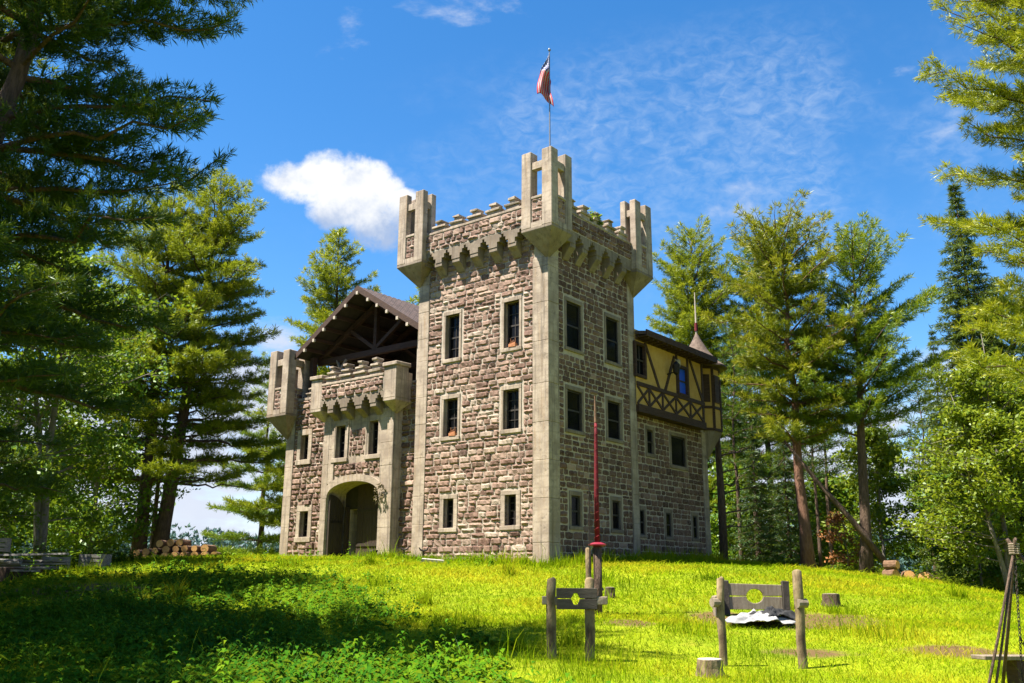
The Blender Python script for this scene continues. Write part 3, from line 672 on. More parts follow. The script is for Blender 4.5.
m.build('wing_wall', MS, CASTLE, fix=False)
quoin(FRW, RWV - .42, RWV + .03, -.9, 6.0)
for c, w, a, b in winS: window(FRW, c, w, a, b, .14, .16, .12, bars=(0, 1), depth=.0, proud=.02, mat=M_CONCD)  # surround colour darkened to carry the shade on this wall
for c, w, a, b in winB2: window(FRW, c, w, a, b, .13, .15, .14, bars=(0, 0) if w > 1 else (0, 1), depth=.04, proud=.03, mat=M_CONCD)  # same darkened surrounds, shade set in the concrete colour
FT = Fr((-.1, 0), (0, 1), (-1, 0)); TV1 = 11.75
winT = [(6.2, .72, 7.55, 8.85), (9.78, .86, 7.3, 8.55)]
m = UV(); face(m, FT, TD - .05, TV1, 6.3, 9.45, hol(winT), rev=.1, mat=0)
m.add([(-.1, TD, 6.3), (RWU + .2, TD, 6.3), (RWU + .2, TV1, 6.3), (-.1, TV1, 6.3)], [(0, 1, 2, 3)], 0)
m.add([(-.1, TV1, 6.3), (6, TV1, 6.3), (6, TV1, 9.45), (-.1, TV1, 9.45)], [(0, 1, 2, 3)], 0)
tw = m.build('timber_wall', [M_STUCCO, M_STUCCO, M_STUCCO], CASTLE, fix=False)
k = UV()
fbox(k, FT, TD - .02, TV1, 6.02, 6.34, -.35, .09); fbox(k, FT, TD - .02, TV1, 7.10, 7.27, -.02, .06); fbox(k, FT, TD - .02, TV1, 9.02, 9.2, -.02, .05)
for v in (TV1 - .12, 9.28, 10.28): fbox(k, FT, v - .07, v + .07, 7.27 if v < 11 else 6.34, 9.02, -.02, .045)
xs_ = [5.9, 6.85, 7.95, 9.1, 10.4, 11.6]
for a, b in zip(xs_, xs_[1:]):
    k.beam(FT.p(a, .02, 6.36), FT.p(b, .02, 7.1), .11, .04, up=FT.p(0, 1, 0)[:2] + (0,)); k.beam(FT.p(a, .03, 7.1), FT.p(b, .03, 6.36), .11, .04, up=FT.p(0, 1, 0)[:2] + (0,))
    fbox(k, FT, b - .05, b + .05, 6.34, 7.1, -.02, .05)
for (a, za), (b, zb) in (((6.62, 9.02), (7.7, 7.25)), ((9.1, 8.9), (8.2, 7.25)), ((10.5, 9.02), (11.6, 7.3))):
    k.beam(FT.p(a, .02, za), FT.p(b, .02, zb), .15, .05, up=(-1, 0, 0))
k.build('timber_frame', M_WOODD, CASTLE, bevel=.006)
def twin(fr, c, w, z0, z1, pane, bars):
    a, b = c - w / 2, c + w / 2; k = UV()
    for p in ((a - .09, a + .03, z0 - .09, z1 + .09), (b - .03, b + .09, z0 - .09, z1 + .09)): fbox(k, fr, *p, -.1, .07)
    fbox(k, fr, a + .03, b - .03, z1 - .03, z1 + .09, -.1, .066); fbox(k, fr, a + .03, b - .03, z0 - .09, z0 + .03, -.1, .09)
    o = k.build('casement', M_WOODD, CASTLE, bevel=.006)
    k = UV(); z = (z0 + z1) / 2; fbox(k, fr, a + .03, b - .03, z - .03, z + .03, -.07, -.01)
    if bars: fbox(k, fr, c - .02, c + .02, z0 + .03, z1 - .03, -.07, -.015)
    k.build('glazing_bar', M_SASH, o)
    k = UV(); fbox(k, fr, a, b, z0, z1, -.09, -.06); k.build('pane', pane, o)
    return o
twin(FT, 6.2, .72, 7.55, 8.85, M_GLASS, 1); tag(twin(FT, 9.78, .80, 7.32, 8.52, M_BLUE, 0), 'casement with bright blue panes')
# low roof with deep eave
m = UV(); e0 = (-.62, 9.30); rg = (3.3, 9.95)
m.prism([(e0[0], TD - .02, e0[1]), (rg[0], TD - .02, rg[1]), (6.9, TD - .02, 9.3), (6.9, TD - .02, 9.18), (rg[0], TD - .02, rg[1] - .14), (e0[0], TD - .02, e0[1] - .14)], (0, 6.3, 0))
wr = m.build('wing_roof', M_TILE, CASTLE)
k = UV(); k.box(-.66, -.61, TD - .03, 12.2, 9.10, 9.36); k.box(-.61, -.1, TD, 12.2, 9.10, 9.15)
for i in range(16): k.box(-.6, -.1, TD + .2 + i * .38, TD + .28 + i * .38, 9.02, 9.1)
k.build('fascia', M_WOODD, wr)
# octagonal corner turret
TC = (.75, 13.0); TR = .95
k = UV(); oc = [(TC[0] + TR * math.cos(R(22.5 + 45 * i)), TC[1] + TR * math.sin(R(22.5 + 45 * i))) for i in range(8)]
k.hull([(u, v, z) for u, v in oc for z in (6.1, 6.02)] + [(RWU + a, RWV + b, 4.75) for a in (-.05, .05) for b in (-.05, .05)], 0)
ot = k.build('corner_turret', M_CONCD, CASTLE, bevel=.01)
k = UV(); k.prism([(u, v, 6.1) for u, v in oc], (0, 0, 3.1)); k.build('turret_wall', M_STUCCO, ot)
k = UV()
for i in range(8):
    a, b = Vector((*oc[i], 0)), Vector((*oc[(i + 1) % 8], 0)); n = ((a + b) / 2 - Vector((*TC, 0))).normalized(); fr = Fr(a[:2], tuple((b - a).normalized()[:2]), tuple(n[:2])); L_ = (b - a).length
    fbox(k, fr, -.02, L_ + .02, 6.1, 6.22, 0, .05); fbox(k, fr, -.02, L_ + .02, 7.12, 7.24, 0, .045); fbox(k, fr, -.02, L_ + .02, 9.0, 9.2, 0, .05)
    fbox(k, fr, -.06, .06, 6.22, 9.0, -.02, .04)
k.build('turret_frame', M_WOODD, ot)
for i in (2, 3, 4):
    a, b = Vector((*oc[i], 0)), Vector((*oc[(i + 1) % 8], 0)); n = ((a + b) / 2 - Vector((*TC, 0))).normalized(); fr = Fr(a[:2], tuple((b - a).normalized()[:2]), tuple(n[:2])); L_ = (b - a).length
    k = UV(); fbox(k, fr, .14, L_ - .14, 7.42, 8.72, -.01, .05); w_ = k.build('turret_window', M_WOODD, ot, bevel=.006)
k = UV(); k.lathe([(1.36, 9.12), (1.34, 9.2), (.95, 9.5), (.55, 9.98), (.22, 10.55), (.03, 10.95)], (TC[0], TC[1], 0), 24); k.build('cone_roof', M_SHINGLE, ot)

# --- things fixed to or standing on the castle
def W3(u, v, z): return CASTLE.matrix_basis @ Vector((-u, v, z))
CASTLE_M = Matrix.Translation((1.295, 32.0, 2.141)) @ Matrix.Rotation(-TH, 4, 'Z')
def W3(u, v, z): return CASTLE_M @ Vector((-u, v, z))
# ------------------------------------------------------------------ trees
def unit(a): return a / np.maximum(np.linalg.norm(a, axis=-1, keepdims=True), 1e-9)
def needle_mesh(C, Dr, S, T, n, wid, spread, rng, tj=.18, lo=.55, hi=1.1):
    """n slim needles fanned round each tuft; C centres, Dr tuft directions, S needle length, T tint"""
    N = len(C); d = unit(np.repeat(Dr, n, 0) + rng.normal(0, spread, (N * n, 3))); s = np.repeat(S, n) * rng.uniform(lo, hi, N * n)
    b = np.repeat(C, n, 0) + rng.normal(0, .12, (N * n, 3)) * s[:, None]
    w = unit(np.cross(d, rng.normal(0, 1, (N * n, 3)))) * (s * wid)[:, None]
    m = b + d * (s * .45)[:, None]
    V = np.stack([b, m + w, b + d * s[:, None], m - w], 1).reshape(-1, 3)
    F = np.arange(N * n * 4, dtype=np.int32).reshape(-1, 4)
    return V, F, np.clip(np.repeat(T, n) + rng.normal(0, tj, N * n), 0, 1)
def leaf_mesh(C, S, T, n, rng, rad, flat=.5, tj=.2):
    N = len(C); c = np.repeat(C, n, 0) + rng.normal(0, 1, (N * n, 3)) * rad * np.array([1, 1, .7]); s = np.repeat(S, n) * rng.uniform(.6, 1.2, N * n)
    nn = unit(rng.normal(0, 1, (N * n, 3)) * np.array([1, 1, 1]) + np.array([0, 0, flat * 2]))
    a = unit(np.cross(nn, rng.normal(0, 1, (N * n, 3)))); b = np.cross(nn, a)
    V = np.stack([c - a * s[:, None], c + b * (s * .5)[:, None] + nn * (s * .12)[:, None], c + a * s[:, None], c - b * (s * .5)[:, None] + nn * (s * .12)[:, None]], 1).reshape(-1, 3)
    return V, np.arange(N * n * 4, dtype=np.int32).reshape(-1, 4), np.clip(np.repeat(T, n) + rng.normal(0, tj, N * n), 0, 1)

def tree_thing(name, label, cat, loc, group, wood, crowns, bark, leaf):
    th = thing(name, label, cat, loc, 0, group)
    wood.build('trunk', bark, th, smooth=True, fix=False)
    V = np.concatenate([c[0] for c in crowns]); off = 0; Fs = []
    for c in crowns: Fs.append(c[1] + off); off += len(c[0])
    npmesh('crown', V, np.concatenate(Fs), leaf, np.concatenate([c[2] for c in crowns]), th)
    return th
def trunk_path(h, lean, rng, n=9, wob=.12):
    pts = []
    for i in range(n):
        f = i / (n - 1); pts.append(np.array([lean[0] * f + rng.normal(0, wob) * f, lean[1] * f + rng.normal(0, wob) * f, -.3 + (h + .3) * f]))
    return np.array(pts)
def along(pts, z):
    return np.array([np.interp(z, pts[:, 2], pts[:, k]) for k in range(3)])

def pine(name, label, loc, h, z0, rad, seed, r0=.22, lean=(0, 0), prof=None, leaf=None, bark=None, whorl=.85, per=5, needle=.30, wid=.05, nn=20, tone=.5, rise=.25, droop=.0, dens=1.15, bare=0, group=None, cat='pine', spray=.42, trunks=None, spread=.72, dead=0, flatk=.5, aim=None):
    """white pine habit: whorls of long level limbs carrying flat feathery plates of needle tufts"""
    rng = np.random.default_rng(seed); wood = MB(); C = []; Dd = []; T = []; S = []
    for (ox, oy, hk, ln) in (trunks or [(0, 0, 1.0, lean)]):
        H = h * hk; tp = trunk_path(H, ln, rng); tp[:, 0] += ox; tp[:, 1] += oy
        q = np.linspace(0, 1, len(tp)); wood.tube([tuple(p) for p in tp], [r0 * hk * (1.25 if i == 0 else 1) * (1 - .93 * f) for i, f in enumerate(q)], 9, rng=random.Random(seed), jit=.05)
        z = z0; az0 = rng.uniform(0, 6.3)
        while z < H - .15:
            f = (z - z0) / (H - z0)
            pr = prof(f) if prof else (min(1, .55 + 1.6 * f) * (1 - f) ** .75 * 1.15)
            k = max(3, int(per * (1 - .3 * f) + rng.uniform(-.7, .9))); az0 += rng.uniform(.5, 1.1)
            for j in range(k):
                az = az0 + j * 2 * math.pi / k + rng.normal(0, .22); L = rad * pr * rng.uniform(.62, 1.12)
                if aim is not None: L *= 1 + aim[1] * max(0, math.cos(az - aim[0]))
                if L < .22: L = .22
                o = along(tp, z + rng.normal(0, .12)); d = np.array([math.cos(az), math.sin(az), 0.])
                up = rise + .75 * f * f; m = max(4, int(L / .5)); P = []
                for i in range(m + 1):
                    a = i / m; P.append(o + d * L * a + np.array([0, 0, L * (up * a - (.25 + droop) * a * a + .22 * a ** 3)]) + rng.normal(0, .03 * L * a, 3))
                P = np.array(P)
                wood.tube([tuple(p) for p in P], [max(.008, (.018 + .013 * L) * (1 - .85 * i / m)) for i in range(m + 1)], 5, cap=False)
                if rng.random() < dead * (1 - f): continue
                # side sprays in the limb's plane
                side = np.array([-d[1], d[0], 0.]); bare_to = bare * (1 - f) + .12 * (1 - f)
                a = max(bare_to, .1)
                while a < 1.0:
                    c = np.array([np.interp(a * m, range(m + 1), P[:, q_]) for q_ in range(3)])
                    for sg in (-1, 1):
                        l2 = L * spray * (1 - a * .72) * rng.uniform(.55, 1.15); dd = unit(d * rng.uniform(.55, 1.0) + side * sg * rng.uniform(.7, 1.1) + np.array([0, 0, rng.uniform(.0, .28)]))
                        nt = max(1, int(l2 / (needle * .62) * dens))
                        for i in range(nt):
                            b = (i + 1) / nt; C.append(c + dd * l2 * b + np.array([0, 0, l2 * .12 * b * b + rng.normal(0, .03)])); Dd.append(unit(dd * 1.0 + np.array([0, 0, .42])))
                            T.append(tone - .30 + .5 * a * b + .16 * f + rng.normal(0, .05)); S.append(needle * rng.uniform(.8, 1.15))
                    a += needle * .75 / max(L, .4) / dens * rng.uniform(.8, 1.2)
                C.append(P[-1]); Dd.append(unit(P[-1] - P[-2] + np.array([0, 0, .3]))); T.append(tone + .15); S.append(needle)
            z += whorl * rng.uniform(.75, 1.2) * (1 - .45 * f)
        for i in range(4): C.append(tp[-1] - np.array([0, 0, i * .16])); Dd.append(np.array([0, 0, 1.])); T.append(tone + .1); S.append(needle)
    C, Dd, T, S = np.array(C), np.array(Dd), np.array(T), np.array(S)
    cr = needle_mesh(C, Dd, S, T, nn, wid, spread, rng)
    return tree_thing(name, label, cat, loc, group, wood, [cr], bark or M_BARK, leaf or M_PINE)

def spruce(name, label, loc, h, rad, seed, z0=.6, leaf=None, needle=.22, wid=.07, nn=9, tone=.45, group=None, cat='spruce', r0=.16, dens=1.0, whorl=.42):
    rng = np.random.default_rng(seed); wood = MB(); tp = trunk_path(h, (0, 0), rng, 7, .04); C = []; Dd = []; T = []; S = []
    wood.tube([tuple(p) for p in tp], [r0 * (1 - .95 * i / 6) + .01 for i in range(7)], 8); z = z0
    while z < h - .1:
        f = (z - z0) / (h - z0); k = 7 if f < .7 else 5; a0 = rng.uniform(0, 6.3)
        for j in range(k):
            az = a0 + j * 6.283 / k + rng.normal(0, .2); L = max(.15, rad * (1 - f) ** .9 * rng.uniform(.65, 1.15)); o = along(tp, z); d = np.array([math.cos(az), math.sin(az), 0])
            m = 4; P = np.array([o + d * L * i / m + np.array([0, 0, L * (-.38 * (i / m) + .16 * (i / m) ** 2)]) for i in range(m + 1)])
            wood.tube([tuple(p) for p in P], [.018 * (1 - .8 * i / m) * (.6 + L * .4) for i in range(m + 1)], 4, cap=False)
            side = np.array([-d[1], d[0], 0]); a = .12
            while a < 1.02:
                c = np.array([np.interp(min(a, 1) * m, range(m + 1), P[:, q]) for q in range(3)])
                for sg in (-1, 1):
                    l2 = L * .34 * (1.05 - a) * rng.uniform(.6, 1.2); nt = max(1, int(l2 / .2)); dd = unit(d * .8 + side * sg + np.array([0, 0, -.25]))
                    for i in range(nt): C.append(c + dd * l2 * (i + .6) / nt); Dd.append(dd); T.append(tone - .25 + .45 * a + rng.normal(0, .08)); S.append(needle)
                a += .19 / max(L, .3) / dens
        z += whorl * rng.uniform(.8, 1.2) * (1 - .4 * f)
    C.append(tp[-1]); Dd.append(np.array([0, 0, 1.])); T.append(.5); S.append(needle * 1.5)
    return tree_thing(name, label, cat, loc, group, wood, [needle_mesh(np.array(C), np.array(Dd), np.array(S), np.array(T), nn, wid, .5, rng)], M_BARK, leaf or M_SPRUCE)

def broadleaf(name, label, loc, h, z0, rad, seed, leaf=None, bark=None, leafs=.10, n=16, limbs=26, tone=.5, group=None, cat='tree', r0=.13, lean=(0, 0), twigs=9, stems=1):
    rng = np.random.default_rng(seed); wood = MB(); C = []; T = []
    for st in range(stems):
        an = rng.uniform(0, 6.3); ln = (lean[0] + (math.cos(an) * rad * .35 if stems > 1 else 0), lean[1] + (math.sin(an) * rad * .35 if stems > 1 else 0))
        H = h * (1 if st == 0 else rng.uniform(.65, .95)); tp = trunk_path(H, ln, rng, 9, .1); wood.tube([tuple(p) for p in tp], [r0 * (1 - .93 * i / 8) for i in range(9)], 8)
        for i in range(limbs // stems):
            f = rng.uniform(0, 1) ** .85; z = z0 + (H - z0) * f * .96; az = rng.uniform(0, 6.283); L = rad * (math.sin(math.pi * min(1, .18 + f * .8)) ** .7) * rng.uniform(.55, 1.15)
            o = along(tp, z * .92); d = np.array([math.cos(az), math.sin(az), rng.uniform(.15, .7)]); m = 5
            P = np.array([o + d * L * i / m + np.array([0, 0, -.12 * L * (i / m) ** 2]) + rng.normal(0, .05 * L * i / m, 3) for i in range(m + 1)])
            wood.tube([tuple(p) for p in P], [max(.008, .028 * (.5 + L * .3) * (1 - .85 * q / m)) for q in range(m + 1)], 5, cap=False)
            for t_ in range(twigs):
                a = rng.uniform(.3, 1.02); c = np.array([np.interp(min(a, 1) * m, range(m + 1), P[:, q]) for q in range(3)]); e = unit(rng.normal(0, 1, 3) * np.array([1, 1, .55])) * L * .30 * rng.uniform(.3, 1.2)
                wood.tube([tuple(c), tuple(c + e)], [.008, .004], 3, cap=False)
                for b in (.55, 1.0): C.append(c + e * b); T.append(tone - .18 + .3 * a + rng.normal(0, .12))
    C = np.array(C); lf = leaf_mesh(C, np.full(len(C), leafs), np.array(T), n, rng, leafs * 2.0)
    return tree_thing(name, label, cat, loc, group, wood, [lf], bark or M_BARKG, leaf or M_LEAF)
def dup(root, loc, rz, label, sc=1, group=None):
    r = root.copy(); COL.objects.link(r); r.location = loc; r.rotation_euler = (0, 0, rz); r.scale = (sc, sc, sc); r['label'] = label
    if group: r['group'] = group
    for ch in list(root.children):
        c = ch.copy(); COL.objects.link(c); c.parent = r
        for g in list(ch.children):
            d = g.copy(); COL.objects.link(d); d.parent = c
    return r

LG, RG, BG = 'pines left of the castle', 'pines right of the castle', 'trees in the wood behind the clearing'
# left side
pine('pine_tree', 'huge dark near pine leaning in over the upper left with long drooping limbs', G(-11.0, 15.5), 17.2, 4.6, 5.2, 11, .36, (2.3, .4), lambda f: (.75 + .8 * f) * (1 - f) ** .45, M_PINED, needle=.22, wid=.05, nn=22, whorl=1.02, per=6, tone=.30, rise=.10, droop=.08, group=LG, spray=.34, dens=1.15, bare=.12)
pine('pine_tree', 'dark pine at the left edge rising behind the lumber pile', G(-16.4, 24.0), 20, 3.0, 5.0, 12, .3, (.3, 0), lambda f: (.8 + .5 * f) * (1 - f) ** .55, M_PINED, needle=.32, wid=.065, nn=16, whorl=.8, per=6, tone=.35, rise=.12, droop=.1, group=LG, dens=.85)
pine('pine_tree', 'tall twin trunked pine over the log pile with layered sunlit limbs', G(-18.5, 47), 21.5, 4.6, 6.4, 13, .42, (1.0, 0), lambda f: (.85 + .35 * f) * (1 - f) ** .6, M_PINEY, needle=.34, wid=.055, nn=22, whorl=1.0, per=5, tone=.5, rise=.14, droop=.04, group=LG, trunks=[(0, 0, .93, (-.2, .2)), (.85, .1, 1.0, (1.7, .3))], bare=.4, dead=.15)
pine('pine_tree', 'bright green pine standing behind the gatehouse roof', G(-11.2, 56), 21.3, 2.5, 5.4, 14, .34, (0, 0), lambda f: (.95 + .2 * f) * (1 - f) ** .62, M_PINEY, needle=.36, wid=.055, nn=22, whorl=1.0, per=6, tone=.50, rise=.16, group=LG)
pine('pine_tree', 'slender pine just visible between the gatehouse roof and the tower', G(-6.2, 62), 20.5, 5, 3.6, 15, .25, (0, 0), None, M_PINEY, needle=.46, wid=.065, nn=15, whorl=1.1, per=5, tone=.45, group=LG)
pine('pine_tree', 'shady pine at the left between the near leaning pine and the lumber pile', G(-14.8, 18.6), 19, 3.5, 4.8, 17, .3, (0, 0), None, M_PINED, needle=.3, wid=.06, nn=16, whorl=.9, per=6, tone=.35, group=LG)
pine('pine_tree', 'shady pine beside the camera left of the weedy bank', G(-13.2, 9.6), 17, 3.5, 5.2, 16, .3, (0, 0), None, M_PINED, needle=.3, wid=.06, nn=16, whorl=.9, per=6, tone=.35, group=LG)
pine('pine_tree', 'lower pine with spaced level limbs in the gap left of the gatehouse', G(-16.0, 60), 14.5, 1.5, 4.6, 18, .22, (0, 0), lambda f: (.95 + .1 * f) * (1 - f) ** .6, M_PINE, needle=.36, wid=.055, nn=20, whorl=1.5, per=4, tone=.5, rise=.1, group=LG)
broadleaf('broadleaf_tree', 'leafy green tree with two slim stems left of the twin trunked pine', G(-16.4, 33), 13, 1.6, 4.2, 21, M_LEAF, leafs=.11, n=15, limbs=60, tone=.42, twigs=11, stems=2, cat='tree', r0=.17)
broadleaf('broadleaf_tree', 'tall dense green tree behind the lumber pile at the left edge', G(-20, 37), 15, 1.2, 4.8, 22, M_LEAF, leafs=.12, n=15, limbs=64, tone=.35, twigs=11, cat='tree', r0=.18)
broadleaf('broadleaf_tree', 'shaded bushy tree low behind the lumber pile', G(-17.3, 29.5), 5.2, .4, 2.6, 23, M_LEAF, leafs=.10, n=15, limbs=34, tone=.2, twigs=9, cat='tree', r0=.09)
broadleaf('broadleaf_tree', 'leafy tree filling the gap behind the twin trunked pine', G(-20.5, 46), 13, 1.0, 4.6, 24, M_LEAF, leafs=.13, n=13, limbs=54, tone=.42, twigs=10, cat='tree', r0=.16)
# right side
pine('pine_tree', 'yellow green pine directly behind the half timbered wing', G(12.3, 60), 23.8, 4, 5.0, 31, .3, (0, 0), lambda f: (.8 + .5 * f) * (1 - f) ** .5, M_PINEY, needle=.36, wid=.055, nn=22, whorl=1.0, per=6, tone=.45, group=RG)
pine('pine_tree', 'dark green pine between the wing turret and the red barked pine', G(16.2, 58), 22.5, 5, 4.6, 32, .28, (0, 0), lambda f: (.8 + .5 * f) * (1 - f) ** .5, M_PINE, needle=.36, wid=.055, nn=22, whorl=1.05, per=5, tone=.5, group=RG)
pine('pine_tree', 'red barked pine with a bare lower trunk and broad olive crown', G(11.95, 38), 14.9, 5.2, 3.9, 33, .26, (-.2, .3), lambda f: (.72 + .75 * f) * (1 - f) ** .45, M_PINER, M_BARKR, needle=.31, wid=.052, nn=22, whorl=.75, per=5, tone=.55, rise=.2, group=RG, spread=.6, spray=.36)
pine('pine_tree', 'tall green pine with dark trunk and upswept limbs right of the red barked pine', G(13.85, 37), 14.5, 5.8, 3.4, 34, .25, (.85, .3), lambda f: (.8 + .45 * f) * (1 - f) ** .6, M_PINE, needle=.30, wid=.052, nn=22, whorl=.8, per=5, tone=.55, rise=.45, group=RG, aim=(0, .25))
spruce('spruce_tree', 'small blue green spruce spire far off between the tall pine and the big spruce', G(30.2, 64), 20.5, 2.8, 41, 3, needle=.3, tone=.3, group=RG, whorl=.6)
pine('pine_tree', 'sunlit pine behind the light leafy tree at the right edge', G(26.2, 47), 17.5, 3, 4.2, 36, .26, (0, 0), lambda f: (.85 + .4 * f) * (1 - f) ** .6, M_PINEY, needle=.36, wid=.055, nn=20, whorl=1.0, per=6, tone=.5, group=RG)
spruce('spruce_tree', 'big pointed spruce with drooping tiers near the right edge', G(23.3, 45), 21.8, 4.2, 42, 2.5, needle=.34, wid=.07, nn=13, tone=.62, group=RG, r0=.24, whorl=.55)
pine('pine_tree', 'near bright pine reaching in from the right edge with long lit limbs', G(15.9, 22), 19.5, 5.6, 5.2, 35, .34, (-.6, 0), lambda f: (.85 + .55 * f) * (1 - f) ** .45, M_PINEY, needle=.24, wid=.048, nn=24, whorl=1.12, per=7, tone=.66, rise=.26, group=RG, spray=.32)
broadleaf('broadleaf_tree', 'light yellow green leafy tree at the right edge behind the tripod', G(17.6, 33.5), 9.8, 1.0, 3.3, 25, M_LEAFY, leafs=.095, n=16, limbs=60, tone=.55, twigs=11, stems=2, cat='tree', r0=.11)
broadleaf('broadleaf_tree', 'bright small leafy tree behind the split logs', G(16.6, 42), 7.6, .5, 2.4, 26, M_LEAFY, leafs=.105, n=14, limbs=40, tone=.42, twigs=10, cat='tree', r0=.08)
broadleaf('broadleaf_tree', 'rusty leaved sapling between the two tall right hand pines', G(14.6, 41), 3.2, .5, 1.0, 27, solid('rusty_leaves', (.22, .08, .02), (.30, .13, .03), 5, .8, 0), leafs=.09, n=8, limbs=12, tone=.4, twigs=5, cat='sapling', r0=.03)
spruce('spruce_tree', 'dark young spruce beside the wing corner under the dead branches', G(12.1, 46), 7.2, 1.9, 43, .3, tone=.25, needle=.26, group=BG, r0=.09)
spruce('spruce_tree', 'dark young spruce behind the red barked trunk', G(14.2, 48), 8.4, 2.0, 44, .3, tone=.25, needle=.26, group=BG, r0=.09)
b1 = broadleaf('woodland_tree', 'rounded woodland tree low beyond the dark young spruces', G(13.0, 56), 8.0, .4, 3.2, 51, M_LEAF, leafs=.14, n=13, limbs=44, tone=.42, twigs=9, group=BG, r0=.1)
p1 = pine('woodland_pine', 'thin trunked pine deep in the wood left of the red barked pine', G(12.2, 50), 14, 6, 2.3, 52, .13, (0, 0), None, M_PINED, needle=.36, wid=.06, nn=9, whorl=.9, per=5, tone=.45, group=BG)
for pr, x, y, rz, s, lab in (
    (b1, 18.5, 54, 1.1, .95, 'woodland tree filling the gap behind the bright small leafy tree'),
    (b1, 23.5, 50, 2.3, 1.05, 'woodland tree below the big pointed spruce'),
    (b1, 28.5, 52, 4.0, 1.15, 'woodland tree at the right edge behind the big spruce'),
    (b1, 21.0, 61, 5.2, 1.1, 'woodland tree seen between the tall pine and the small blue green spruce'),
    (b1, 16.2, 63, .4, 1.0, 'woodland tree far behind the red barked trunk'),
    (b1, 25.5, 44, 3.1, .8, 'woodland tree beside the light yellow green leafy tree'),
    (b1, 19.8, 40, 2.0, .62, 'low bushy tree at the wood edge under the big spruce'),
    (b1, 9.5, 66, 3.7, .8, 'woodland tree peeping past the wing corner'),
    (p1, 13.6, 52, 2.0, .95, 'thin trunked pine just left of the red bark trunk in the wood'),
    (p1, 17.0, 50, 3.3, 1.0, 'thin trunked pine right of the leaning dead trunk in the wood'),
    (p1, 20.5, 52, 4.3, 1.05, 'thin trunked pine behind the small bright leafy tree'),
    (p1, 15.4, 47, 5.3, .85, 'thin trunked pine between the two tall right hand pines'),
    (p1, 26.0, 58, 1.3, 1.15, 'thin trunked pine under the small blue green spruce'),
    (b1, -24.0, 52, 1.9, 1.2, 'woodland tree deep in the left corner wood'),
    (b1, -25.0, 42, .7, 1.1, 'woodland tree at the far left edge of the clearing'),
    (p1, -19.0, 50, 2.7, 1.15, 'thin trunked pine in the wood left of the twin trunked pine')):
    dup(pr, G(x, y), rz, lab, s, BG)
# leaning dead trunk, dead limbs by the wing corner
k = MB(); a = Vector(G(15.0, 36.5, -.1)); k.tube([a, a + Vector((-1.6, .3, 2.4)), a + Vector((-2.6, .5, 3.7)), a + Vector((-3.9, .8, 5.6))], [.13, .11, .09, .05], 8, rng=random.Random(3), jit=.08)
tag(k.build('fallen_tree', M_BARK, smooth=True), 'bare dead trunk leaning from the split logs up to the red barked pine', 'dead tree')
th = thing('dead_pine', 'dark dead trunk with bare curving branches beside the wing corner', 'dead tree', G(9.75, 43.2))
k = MB(); k.tube([(0, 0, -.4), (.02, 0, 3), (-.02, .1, 6.4)], [.22, .19, .12], 9, rng=random.Random(4), jit=.08); k.build('trunk', M_BARK, th, smooth=True)
rb = random.Random(5)
for z_, L_, az, up in ((2.3, 2.4, .25, .45), (3.2, 3.0, -.1, .55), (4.2, 2.6, .35, .5), (3.6, 2.2, .9, .35), (1.7, 1.6, -.2, .2), (5.0, 2.0, .1, .5)):
    k = MB(); pts = [(math.cos(az) * L_ * f, math.sin(az) * L_ * f, z_ + L_ * (up * f * f + .05 * math.sin(7 * f))) for f in np.linspace(0, 1, 7)]; k.tube(pts, [.05 * (1 - .85 * f) for f in np.linspace(0, 1, 7)], 5)
    for i in (3, 4, 5):
        p = Vector(pts[i]); k.tube([p, p + Vector((rb.uniform(.1, .5), rb.uniform(-.4, .4), rb.uniform(.0, .5)))], [.016, .005], 4)
    k.build('branch', M_BARK, th, smooth=True)
# far wooded shore beyond the rise
rng = np.random.default_rng(77); n = 3600; xx = rng.uniform(-150, 120, n); yy = rng.uniform(150, 185, n); hh = rng.uniform(8.5, 15, n) * (1 + .25 * np.sin(xx * .05))
Vv = []; Ff = []; Tt = []
tri = needle_mesh
C = []; S_ = []; T_ = []
for x, y, h_ in zip(xx, yy, hh):
    kk = 9
    for i in range(kk):
        f = i / kk; C.append((x + rng.normal(0, 1.1 * (1 - f)), y + rng.normal(0, 1.1 * (1 - f)), -3 + h_ * (f + .08))); S_.append(1.7 * (1 - .6 * f)); T_.append(rng.uniform(.2, .8))
C = np.array(C); V, F, T = needle_mesh(C, np.tile(np.array([[0, 0, .5]]), (len(C), 1)), np.array(S_), np.array(T_), 12, .22, .7, rng)
tag(npmesh('far_forest', V, F, M_FAR, T), 'hazy blue green forest across the valley beyond the log pile', 'forest', kind='stuff')
# ------------------------------------------------------------------ ground cover
MASK = [( -0.2, 27, 14, 0)]
castle_inv = CASTLE_M.inverted()
def inside_castle(x, y):
    c, s = math.cos(TH), math.sin(TH); dx, dy = x - 1.295, y - 32.0
    lx = c * dx - s * dy; ly = s * dx + c * dy; u = -lx; v = ly
    return ((u > -.0) & (u < TW) & (v > -.0) & (v < TD)) | ((u > TW - .1) & (u < WL) & (v > WV) & (v < 9)) | ((u > 7.67) & (u < 11.95) & (v > 0) & (v < 1)) | ((u > .25) & (u < 8) & (v > 5) & (v < RWV))
_tr = np.random.default_rng(5); TUFTS = [(float(_tr.uniform(-1, 1) * y_ * .5 + 1), float(y_)) for y_ in 10.5 + 21 * _tr.random(34) ** 1.3]
TUFTS += [(1.6 + .62 * k_ + .15 * math.sin(k_ * 7), 31.2 + .78 * k_ * .95) for k_ in np.arange(0, 12, .55)] + [(1.0 - .78 * k_, 31.3 + .62 * k_ - .3) for k_ in np.arange(0, 9, .7)]
